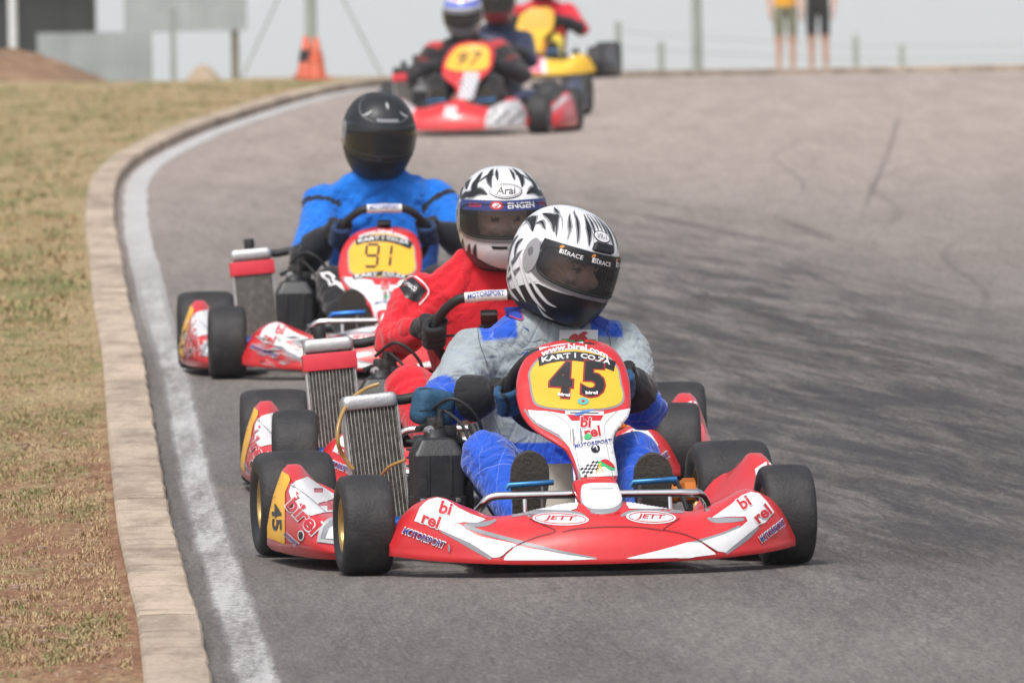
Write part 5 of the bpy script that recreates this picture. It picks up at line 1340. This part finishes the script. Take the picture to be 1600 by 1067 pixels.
# collar, zip, flag patch, elbow pad
rings = []
mc = mat('blue_collar_cloth', (.02, .05, .35), .85, bump=.3, bscale=60)
for zz, w, d in ((.580, .132, .10), (.61, .120, .096), (.645, .118, .096), (.655, .122, .098), (.642, .110, .088), (.585, .102, .082)):
    rings.append([Vector((xc1 + .002 + w * math.cos(a) * (1 + .12 * max(0, -math.sin(a))), .808 + d * math.sin(a), zz - .07 * max(0, -math.sin(a)) ** 1.5)) for a in [R(-58) + R(296) * k / 40 for k in range(41)]])
V, F = loft(rings, cap=False, closed=False); mk('collar', V, F, mc, per1, angle=60)
mcb = mat('black_neck_sock', (.013, .013, .014), .9, bump=.3)
MB().tube([(.10, .79, .59), (.108, .775, .63), (.11, .765, .66)], [.045, .054, .06], 20).build('neck_sock', mcb, per1)
Ab = art_at(body1, 905, 525, .7)
Ab.decal('flag_patch', poly([(874, 515.5), (934, 515.5), (933, 540), (873, 539)]), M_PW, body1, 2, 6)
Ab.decal('flag_patch', poly([(877, 529), (931, 530), (930.5, 538), (876, 537)]), M_PGRN, body1, 3, 6)
Ab.decal('dragon', spoly([(888, 531), (892, 524), (899, 521), (903, 524), (909, 519), (914, 518), (918, 521), (913, 524), (917, 528), (914, 533), (907, 530), (900, 535), (896, 531)], 2), M_PR, body1, 4, 6)
Ab.decal('zip', strip([(836, 500), (843, 515), (848, 535), (852, 560)], 2.6), M_PSIL, body1, 2, 6)
Ab.decal('zip_teeth', strip([(837, 502), (843, 515), (848, 535), (852, 560)], .8), M_PG, body1, 3, 6)
M_SEAMG = mat('grey_seam', (.10, .12, .13), .9)
for pth in ([(757, 470), (747, 500), (749, 535), (762, 572)], [(934, 490), (951, 525), (956, 560)], [(706, 520), (688, 545), (676, 575)], [(868, 545), (905, 543), (945, 548)]): Ab.decal('seam', strip(pth, 1.3), M_SEAMG, body1, 2, 5)
M_PIP = mat('red_piping', (.45, .03, .10), .7)
Ab.decal('collar_flap', poly([(772, 468), (797, 476), (814, 486), (817, 500), (801, 497), (785, 489)]), mc, body1, 3, 5)
Ab.decal('piping', strip([(785, 489), (801, 497), (817, 500), (814, 486)], 1.6), mat('red_piping', (.45, .03, .10), .7), body1, 4, 5)
Ab.decal('collar_flap', poly([(922, 497), (932, 487), (952, 503), (945, 514), (934, 511)]), mc, body1, 3, 5)
for pth in ([(742, 478), (738, 495), (744, 512)], [(937, 487), (948, 500), (945, 512)]): Ab.decal('piping', strip(pth, 2), M_PIP, body1, 2, 6)
b = MB(); b.box((-.280, .580, .405), (.115, .07, .100), .03, (R(8), R(10), R(24)), 4); pad = b.build('elbow_pad', mat('teal_pad', (.02, .085, .16), .7, bump=.4, bscale=70, vary=.1), per1, angle=60)
Ap = art_at(pad, 685, 620, .55)
for yy in (606, 640): Ap.decal('seam', strip([(655, yy + 2), (685, yy), (715, yy + 1)], 1.4), M_PK, pad, 1, 6)

# --- second kart
P2, Y2 = (-.08, 40.0), 2.2
kr2 = kart(P2, Y2, 'red and white go-kart with red tape on its radiator, close behind the leading kart', dict(art=True, wheel_c=(.03, .46, .455), turn=-4, panel_dz=-.12, tape=True, cap='mid'))
H2 = (.085, .765, .785); HR2 = (R(6), R(0), R(6)); HM2 = Euler(HR2).to_matrix().inverted()
def col2(nm, t, p, a):
    if nm == 'neck': return BLK
    if nm == 'head':
        q = HM2 @ (p - Vector(H2))
        for s_ in (-1, 1):
            if q.y < -.06 and abs(q.x - s_ * .032) < .011 and abs(q.z - .006) < .005: return (.03, .02, .018)
        return SKIN
    return RED
def glove2(nm, t, p, a): return BLK
per2, body2, helm2, _ = driver(P2, Y2, 'driver in red suit with white and black swirl helmet, partly hidden by the leading driver', dict(
    head=H2, head_rot=HR2, elbowL=(-.248, .68, .425), elbowR=(.33, .64, .40), kneeL=(-.215, .34, .30), kneeR=(.24, .3, .28), footL=-.125, footR=.2,
    cloth=M_CLOTH, colour=col2, glove=glove2, shell=M_SHELLW, visor=M_VCLEAR, style=style_swirl, wide=1.02, lean=-.035, tall=1.05, fold=.008, seed=4, grip=86, cuff=0.0), kr2)
_o = (Vector((0, 0, 0)))
A2 = Art(bvh_of(body2), (-.2, .7, .6), (1, 0, 0), (0, 0, 1), (0, 1, 0), 1000, (0, 0))
A2.decal('shoulder_patch', poly([(-22, 10), (22, -12), (60, 28), (32, 62), (-4, 46)]), M_PK, body2, 2, 8)
A2.decal('lettering', place(fit(text_tris('SPARCO', 1, .02), w=38, h=12), (14, 14), 38), M_PW, body2, 3, 8)
A2.decal('piping', strip([(-26, 12), (22, -16), (66, 28), (36, 68)], 5), M_PW, body2, 1, 8)

# --- third kart
P3, Y3 = (-.463, 49.3), 3.4
kr3 = kart(P3, Y3, 'scuffed red and white go-kart with number 91, third from the front', dict(art=True, number='91', style='digital', url=True, scuffed=True, wheel_c=(.035, .46, .475), tape=True, panel_dz=-.06, panel_dx=-.035, pedal=M_BLUEA, seat=M_SEAT))
H3 = (.04, .78, .845); HR3 = (R(14), R(3), R(8))
def col3(nm, t, p, a):
    if nm in ('neck', 'head'): return SKIN if nm == 'head' else BLUE2
    if nm == 'torso': return BLUE2 if p.z > .2 else BLK
    if nm.startswith('uarm'):
        if abs(t - .12) < .035: return BLK
        return BLUE2 if t < .9 else BLK
    if nm.startswith('farm'): return BLUE2 if t < .0 else BLK
    if nm.startswith('thigh'): return BLK if t > .5 else WHT if t > .35 else BLUE2
    if nm.startswith('shin') and t < .12 and p.x > (-.12 if nm[-1] == 'L' else .3): return WHT
    return BLK
def glove3(nm, t, p, a): return (.010, .03, .10) if nm == 'finger' else (.012, .014, .02)
per3, body3, helm3, _ = driver(P3, Y3, 'driver in blue jacket and black trousers with plain black helmet', dict(
    head=H3, head_rot=HR3, elbowL=(-.24, .62, .40), elbowR=(.40, .62, .41), kneeL=(-.155, .30, .32), kneeR=(.225, .3, .32), footL=-.105, footR=.205,
    cloth=M_CLOTH, colour=col3, glove=glove3, shell=M_SHELLK, visor=M_VDARK, style=style_black, wide=1.08, lean=-.03, tall=1.15, fold=.008, seed=9), kr3)
A3 = Art(bvh_of(body3), (-.165, .3, .33), (1, 0, 0), (0, 0, 1), (0, 1, 0), 1000, (0, 0))
A3.decal('star_emblem', poly([(-40, -32), (-8, -36), (14, -18), (6, -8), (34, 4), (46, 36), (14, 8), (-10, 14), (-14, -4), (-34, -18)]), M_PW, body3, 2, 6)
A3.decal('star_emblem', poly([(-26, -26), (-10, -28), (4, -17), (-2, -6), (16, 4), (8, 2), (-4, 6), (-8, -8), (-20, -16)]), M_PK, body3, 3, 6)

# --- kart 97 in the distance
P4, Y4 = (-.34, 90.6), -8
def art4(f, pn, pods):
    A = art_at(pn, 900, 640, .2); D = lambda n, T, m, l=1: A.decal(n, T, m, pn, l, 9)
    D('number_field', spoly([(850, 556), (905, 542), (955, 556), (972, 600), (970, 634), (905, 644), (834, 634), (826, 600)], 3), M_PY, 2)
    D('stripe', spoly([(868, 551), (905, 542), (940, 550), (935, 556), (905, 552), (874, 557)], 3), M_ORG, 3)
    for ch, cc in zip('97', ((878, 598), (925, 598))): D('number', place(fit(text_tris(ch, 1, .01), w=36, h=52), cc), M_PK, 4)
    T = []; W = []
    for i in range(6):
        for j in range(11):
            q = Vector((900 + i * 9 + j * 1.2, 648 + j * 9.4)); (T if (i + j) % 2 else W).extend(poly([q, q + Vector((9, 0)), q + Vector((9, 9.4)), q + Vector((0, 9.4))]))
    D('chequer', T, M_PG, 3); D('chequer', W, M_PW, 3)
    A = art_at(f, 930, 825, -.26)
    for sg in (-1, 1):
        for k in range(16):
            x = 925 + sg * (170 + 8 * k); A.decal('chequer', poly([(x, 812 + (k % 3) * 14), (x + 9, 812 + (k % 3) * 14), (x + 9, 824 + (k % 3) * 14), (x, 824 + (k % 3) * 14)]), M_PK if k % 2 else M_PW, f, 3, 9)
        A.decal('stripe', poly([(925 + sg * 165, 790), (925 + sg * 310, 770), (925 + sg * 310, 870), (925 + sg * 165, 872)]), M_PSIL, f, 2, 9)
    ar = art_at(pods[1], 1180, 730, .75)
    ar.decal('stripe', poly([(1165, 740), (1185, 722), (1205, 720), (1215, 740), (1200, 770), (1180, 800), (1150, 800)]), M_PSIL, pods[1], 2, 9)
    W = []; T = []
    for i in range(6):
        for j in range(4 - abs(i - 2) // 1 if False else 4):
            q = Vector((908 + i * 9, 800 + j * 9)); (T if (i + j) % 2 else W).extend(poly([q, q + Vector((9, 0)), q + Vector((9, 9)), q + Vector((0, 9))]))
    A.decal('chequer', T, M_PG, f, 3, 9); A.decal('chequer', W, M_PW, f, 3, 9)
kr4 = kart(P4, Y4, 'red go-kart with number 97 and a chequered nose stripe, alone in the distance', dict(simple_art=art4, wheel_c=(.0, .46, .42), tape=True, cover=MATS['red_bodywork'], rim=M_STEEL, nose_h=1.2, nose_w=.9, tank=M_BLACK, hoop=M_BLACK, panel_scale=(1.12, 1.0, 1.08)))
H4 = (-.055, .78, .785); HR4 = (R(16), 0, R(0))
def col4(nm, t, p, a):
    if nm == 'head': return SKIN
    if nm.startswith('uarm'):
        if t < .12 and p.z > .56: return (.45, .04, .04)
        if .5 < t < .62: return (.16, .02, .02)
    return (.02, .018, .019)
driver(P4, Y4, 'driver in black suit with blue banded white helmet on kart 97', dict(head=H4, head_rot=HR4, elbowL=(-.36, .62, .37), elbowR=(.36, .62, .37), kneeL=(-.17, .26, .33), kneeR=(.20, .26, .33), footL=-.12, footR=.2,
    cloth=M_CLOTH, colour=col4, glove=glove2, shell=M_SHELLW, visor=M_VDARK, style=style_blue_band, wide=1.15, voxel=.012, lean=-.11), kr4)

# --- yellow kart, turning in over the crest
P5, Y5 = (.17, 112.4), -4
def art5(f, pn, pods):
    A = art_at(pn, 900, 640, .2)
    A.decal('number_field', spoly([(850, 556), (905, 542), (955, 556), (972, 600), (970, 634), (905, 644), (834, 634), (826, 600)], 3), mat('print_amber', (.78, .35, .05), .4), pn, 2, 9)
    A = art_at(f, 930, 825, -.26); mp_ = mat('print_pink', (.62, .12, .2), .4); A.decal('stripe', poly([(800, 790), (1000, 785), (1030, 868), (790, 868)]), mp_, f, 2, 9); A.decal('stripe', poly([(840, 800), (890, 795), (890, 868), (840, 868)]), M_PW, f, 3, 9); A.decal('stripe', poly([(1000, 795), (1020, 795), (1040, 866), (1018, 868)]), M_PW, f, 3, 9)
kr5 = kart(P5, Y5, 'yellow and pink go-kart with an amber panel, farthest back at the crest', dict(simple_art=art5, wheel_c=(.045, .46, .44), body_name='yellow_bodywork', body=(.78, .47, .03), pod_name='dark_pod', pod=(.05, .045, .04), rim=M_STEEL, cover=M_PR, tank=M_BLACK, hoop=M_BLACK))
def col5(nm, t, p, a):
    if nm == 'head': return SKIN
    if nm == 'torso': return (.62, .02, .04) if p.z > .5 or abs(p.x - .07) > .12 else (.70, .32, .05)
    if nm.startswith('uarm'): return (.60, .02, .04)
    if nm.startswith('farm'): return BLK
    return (.65, .50, .05)
driver(P5, Y5, 'driver in red jacket and yellow trousers on the yellow kart', dict(head=(.075, .78, .79), head_rot=(R(8), 0, R(12)), elbowL=(-.3, .64, .39), elbowR=(.4, .64, .39), kneeL=(-.18, .30, .29), kneeR=(.21, .3, .29), footL=-.12, footR=.2,
    cloth=M_CLOTH, colour=col5, glove=glove2, shell=M_SHELLK, visor=M_VDARK, style=style_plain, voxel=.012, wide=1.1), kr5)

# --- kart hidden behind number 97
P6, Y6 = (-.26, 96.0), -9
kr6 = kart(P6, Y6, 'dark go-kart almost hidden behind kart number 97', dict(wheel_c=(.045, .46, .44), body_name='navy_bodywork', body=(.03, .035, .08), rim=M_STEEL, cover=M_BLACK, tank=M_BLACK, hoop=M_BLACK, cap=False))
def col6(nm, t, p, a):
    if nm == 'head': return SKIN
    if nm == 'uarmL' and t < .5: return (.6, .30, .06)
    return (.018, .025, .06)
driver(P6, Y6, 'driver in navy suit with dark red helmet behind the shoulder of the kart 97 driver', dict(head=(.075, .78, .80), head_rot=(R(8), 0, R(5)), elbowL=(-.22, .64, .39), elbowR=(.32, .64, .39), kneeL=(-.15, .30, .29), kneeR=(.19, .3, .29), footL=-.12, footR=.2,
    cloth=M_CLOTH, colour=col6, glove=glove2, shell=mat('dark_red_shell', (.25, .02, .025), .25, coat=.4), visor=M_VDARK, style=style_plain, voxel=.012, wide=.98), kr6)

# ================================================================== BACKGROUND BEYOND THE CREST
def T0(x, y): return terrain(x, y) - .06
m_shed = mat('dark_sheet_wall', (.035, .037, .038), .7, vary=.2, vscale=2); m_galv = mat('grey_sheet_metal', (.36, .39, .40), .5, .2, vary=.12, vscale=3); m_white = mat('white_post_paint', (.72, .74, .74), .6, vary=.08)
m_wood = mat('weathered_wood', (.16, .14, .09), .85, vary=.25, vscale=6); m_pole = mat('grey_green_pole', (.30, .34, .31), .6, vary=.12, vscale=3); m_cone = mat('orange_cone_plastic', (.58, .11, .05), .5, vary=.15, vscale=12, dirt=(.2, .12, .08), dirt_amt=.3)
# dark shed
s = empty('shed', (-9, 187, T0(-9, 187))); tag(s, 'dark open-sided shed at the far left beyond the grass', 'shed')
b = MB(); b.box((0, 0, 1.5), (6.8, 4, 3.0), .02); w = b.build('wall', m_shed, s, smooth=False)
b = MB(); b.box((0, -.3, 3.08), (7.4, 5.0, .12), .02, (R(4), 0, 0)); b.build('roof', m_galv, s, smooth=False)
for k in range(12): MB().box((-3.1 + k * .56, -2.012, 1.5), (.05, .03, 2.9), .005).build('wall_rib', m_shed, w, smooth=False)
MB().box((-1.2, -2.03, 1.05), (1.0, .04, 2.1), .01).build('door', m_galv, s, smooth=False)
b = MB(); b.tube([(0, 0, 0), (0, 0, 2.6)], .055, 12); b.box((0, 0, .03), (.2, .2, .06), .01); b.box((0, 0, 2.62), (.13, .13, .04), .01)
p_ = b.build('post', m_white, None); p_.location = (-6.42, 180, T0(0, 180)); tag(p_, 'white post standing in front of the dark shed', 'post')
# low sheet metal wall
s = empty('sheet_metal_fence', (-4.92, 165, T0(0, 165))); tag(s, 'low grey sheet metal fence left of the hoarding', 'fence')
zt_ = -.235 - T0(0, 165)
for k in range(4):
    b = MB(); V = []; x0 = -.67 + k * .335
    for i in range(25):
        x = x0 + .332 * i / 24
        for zz in (.02, zt_): V.append((x, .006 * (1 if i % 4 in (1, 2) else -1) + (.01 if k % 2 else 0), zz))
    o = mk('panel', V, grid_faces(25, 2, False), m_galv, s, smooth=False); o.modifiers.new('t', 'SOLIDIFY').thickness = .004
for x in (-.66, 0, .66): MB().box((x, .05, zt_ / 2), (.05, .05, zt_), .004).build('fence_post', m_pole, s, smooth=False)
# hoarding
s = empty('hoarding', (-3.94, 170, T0(0, 170))); tag(s, 'large grey hoarding seen from behind on wooden legs', 'billboard')
zb_ = -.31 - T0(0, 170)
for k in (-1, 1):
    pn_ = MB().box((k * .38, 0, zb_ + .65), (.75, .03, 1.3), .004).build('panel', m_galv, s, smooth=False)
    for q in range(3): MB().box((k * .38, .028, zb_ + .15 + q * .5), (.74, .03, .05), .003).build('rail', m_galv, pn_, smooth=False)
    MB().box((k * .60, .075, (zb_ + 1.3) / 2), (.09, .09, zb_ + 1.3), .01).build('leg', m_wood, s, smooth=False)
b = MB(); b.tube([(0, 0, 0), (0, 0, 1.1)], .035, 10); b.tube([(0, 0, 1.1), (0, 0, 1.13)], .042, 10); p_ = b.build('post', m_pole, None); p_.location = (-3.86, 160, T0(0, 160)); tag(p_, 'thin grey post in front of the hoarding', 'post')
# earth mound and boulder
def heap(name, c, r, h, m, seed, n=26):
    V = []
    for i in range(n + 1):
        for j in range(n * 2):
            t = i / n; a = math.pi * j / n; rr = t * (1 + .18 * noise.noise(Vector((math.cos(a) * 1.5, math.sin(a) * 1.5, seed))))
            x, y = r[0] * rr * math.cos(a), r[1] * rr * math.sin(a); zz = h * max(0, 1 - t ** 1.6) * (1 + .3 * noise.noise(Vector((x * 3, y * 3, seed)))) + .10 * h * noise.noise(Vector((x * 12, y * 12, seed)))
            V.append((x, y, zz - .01))
    o = mk(name, V, grid_faces(n + 1, n * 2), m, None, angle=None); o.location = c; return o
m_earth = mat('brown_earth', (.24, .145, .085), .95, bump=.9, bscale=18, vary=.3, vscale=5, dirt=(.12, .07, .04), dirt_amt=.5)
tag(heap('earth_mound', (-4.55, 118.5, -.09), (1.15, 1.6, .33), .33, m_earth, 2.0), 'brown earth mound at the left edge of the grass', 'mound')
tag(heap('boulder', (-2.6, 118, -.07), (.17, .15), .15, mat('tan_stone', (.36, .28, .2), .9, bump=.6, bscale=20, vary=.2), 5.0, 12), 'small tan boulder on the far grass', 'boulder')
# poles
s = empty('stayed_pole', (-1.98, 140, T0(0, 140))); tag(s, 'grey pole held by two diagonal stays behind the cones', 'pole')
MB().tube([(0, 0, 0), (0, 0, 3), (0, 0, 5.2)], [.06, .055, .045], 14).build('shaft', m_pole, s)
for q in (-1, 1): MB().tube([(q * .03, 0, 1.62), (q * .80, .0, .02)], .011, 8).build('stay', m_pole, s)
b = MB(); b.tube([(0, 0, 0), (0, 0, 3), (0, 0, 5.0)], [.058, .055, .045], 14); b.box((0, 0, .02), (.25, .25, .04), .01); p_ = b.build('pole', m_pole, None); p_.location = (2.06, 150, T0(0, 150)); tag(p_, 'slim grey pole right of the yellow kart', 'pole')
# cones
def cone(x, y, rz, label, bandm):
    s = empty('traffic_cone', (x, y, verge_z(x, y, .4)), rz); tag(s, label, 'traffic cone', 'cones at the crest')
    MB().box((0, 0, .012), (.20, .20, .024), .008).build('base', m_cone, s)
    MB().lathe([(.083, .024), (.08, .03), (.022, .335), (.016, .34), (.001, .34)], (0, 0, 0), (0, 0, 1), 24).build('body', m_cone, s, angle=50)
    MB().lathe([(.0645, .135), (.047, .23)], (0, 0, 0), (0, 0, 1), 24).build('band', bandm, s)
cone(-1.62, 111.7, .2, 'orange traffic cone with dark band at the foot of the stayed pole', M_BLACKR)
cone(-1.535, 111.3, .6, 'plain orange traffic cone nearer the track edge', m_cone)
# wire fence going down the far side
s = empty('wire_fence', (1.21, 150, T0(0, 150))); tag(s, 'post and wire fence falling away beyond the crest', 'fence')
fp = [(1.21, 150, .80), (1.75, 157, .62), (4.79, 190, .86), (5.45, 191, .72), (8.5, 195, .8)]
W0 = Vector(s.location)
for x, y, h in fp:
    q = Vector((x, y, T0(x, y))) - W0; MB().box(q + Vector((0, 0, h / 2)), (.075, .075, h), .006).build('fence_post', m_pole, s, smooth=False)
for hz in (.3, .52, .7): MB().tube([Vector((x, y, T0(x, y) + hz)) - W0 for x, y, h in fp], .003, 6).build('wire', M_STEEL, s)
# strip of dry grass on the outside of the bend
V = []; n1, n2 = 60, 9
for i in range(n1):
    for j in range(n2):
        x = lerp(.2, 4.2, i / (n1 - 1)); y = lerp(119, 127, j / (n2 - 1)); e = math.sin(math.pi * i / (n1 - 1)) ** .6 * math.sin(math.pi * j / (n2 - 1)) ** .7
        V.append((x, y, T0(x, y) + e * (.15 - .035 * x + .05 * noise.noise(Vector((x * 5, y, 0))))))
mb_ = mat('straw_bank', (.40, .29, .13), .95, bump=.9, bscale=25, vary=.2, vscale=4)
tag(mk('grass_bank', V, grid_faces(n1, n2, False), mb_, angle=None), kind='structure')
# low far bank the spectators stand on
V = []; n1, n2 = 40, 9
for i in range(n1):
    for j in range(n2):
        x = lerp(1.5, 9, i / (n1 - 1)); y = lerp(187, 199, j / (n2 - 1)); e = min(1, 2.2 * math.sin(math.pi * i / (n1 - 1)) ** .8) * min(1, 1.6 * math.sin(math.pi * j / (n2 - 1)))
        zb = T0(x, y); V.append((x, y, lerp(zb - .02, -1.335 + .01 * noise.noise(Vector((x * 2, y, 0))), e)))
tag(mk('far_bank', V, grid_faces(n1, n2, False), mb_, angle=None), kind='structure')
# spectators
stander(3.89, 193, -1.335, 'person in yellow shirt and olive shorts standing beyond the crest', (.72, .36, .03), (.20, .21, .15), 10, seed=3)
stander(4.35, 193.2, -1.335, 'person in black shirt and black shorts standing beyond the crest', (.018, .018, .02), (.02, .021, .024), -6, seed=6)

# ================================================================== HAZE over the valley
v, f = rbox((0, 15900, -106.5), (32400, 32600, 231), 0)
hz = mk('haze', v, f, bpy.data.materials.new('haze'), smooth=False); tag(hz, kind='stuff')
hm_ = hz.data.materials[0]; hm_.use_nodes = True; hn = hm_.node_tree.nodes; hn.clear()
ho = hn.new('ShaderNodeOutputMaterial'); hv = hn.new('ShaderNodeVolumePrincipled'); hv.inputs['Color'].default_value = (.89, .94, 1.0, 1); hv.inputs['Density'].default_value = .00022; hv.inputs['Anisotropy'].default_value = .0
hm_.node_tree.links.new(hv.outputs[0], ho.inputs['Volume'])
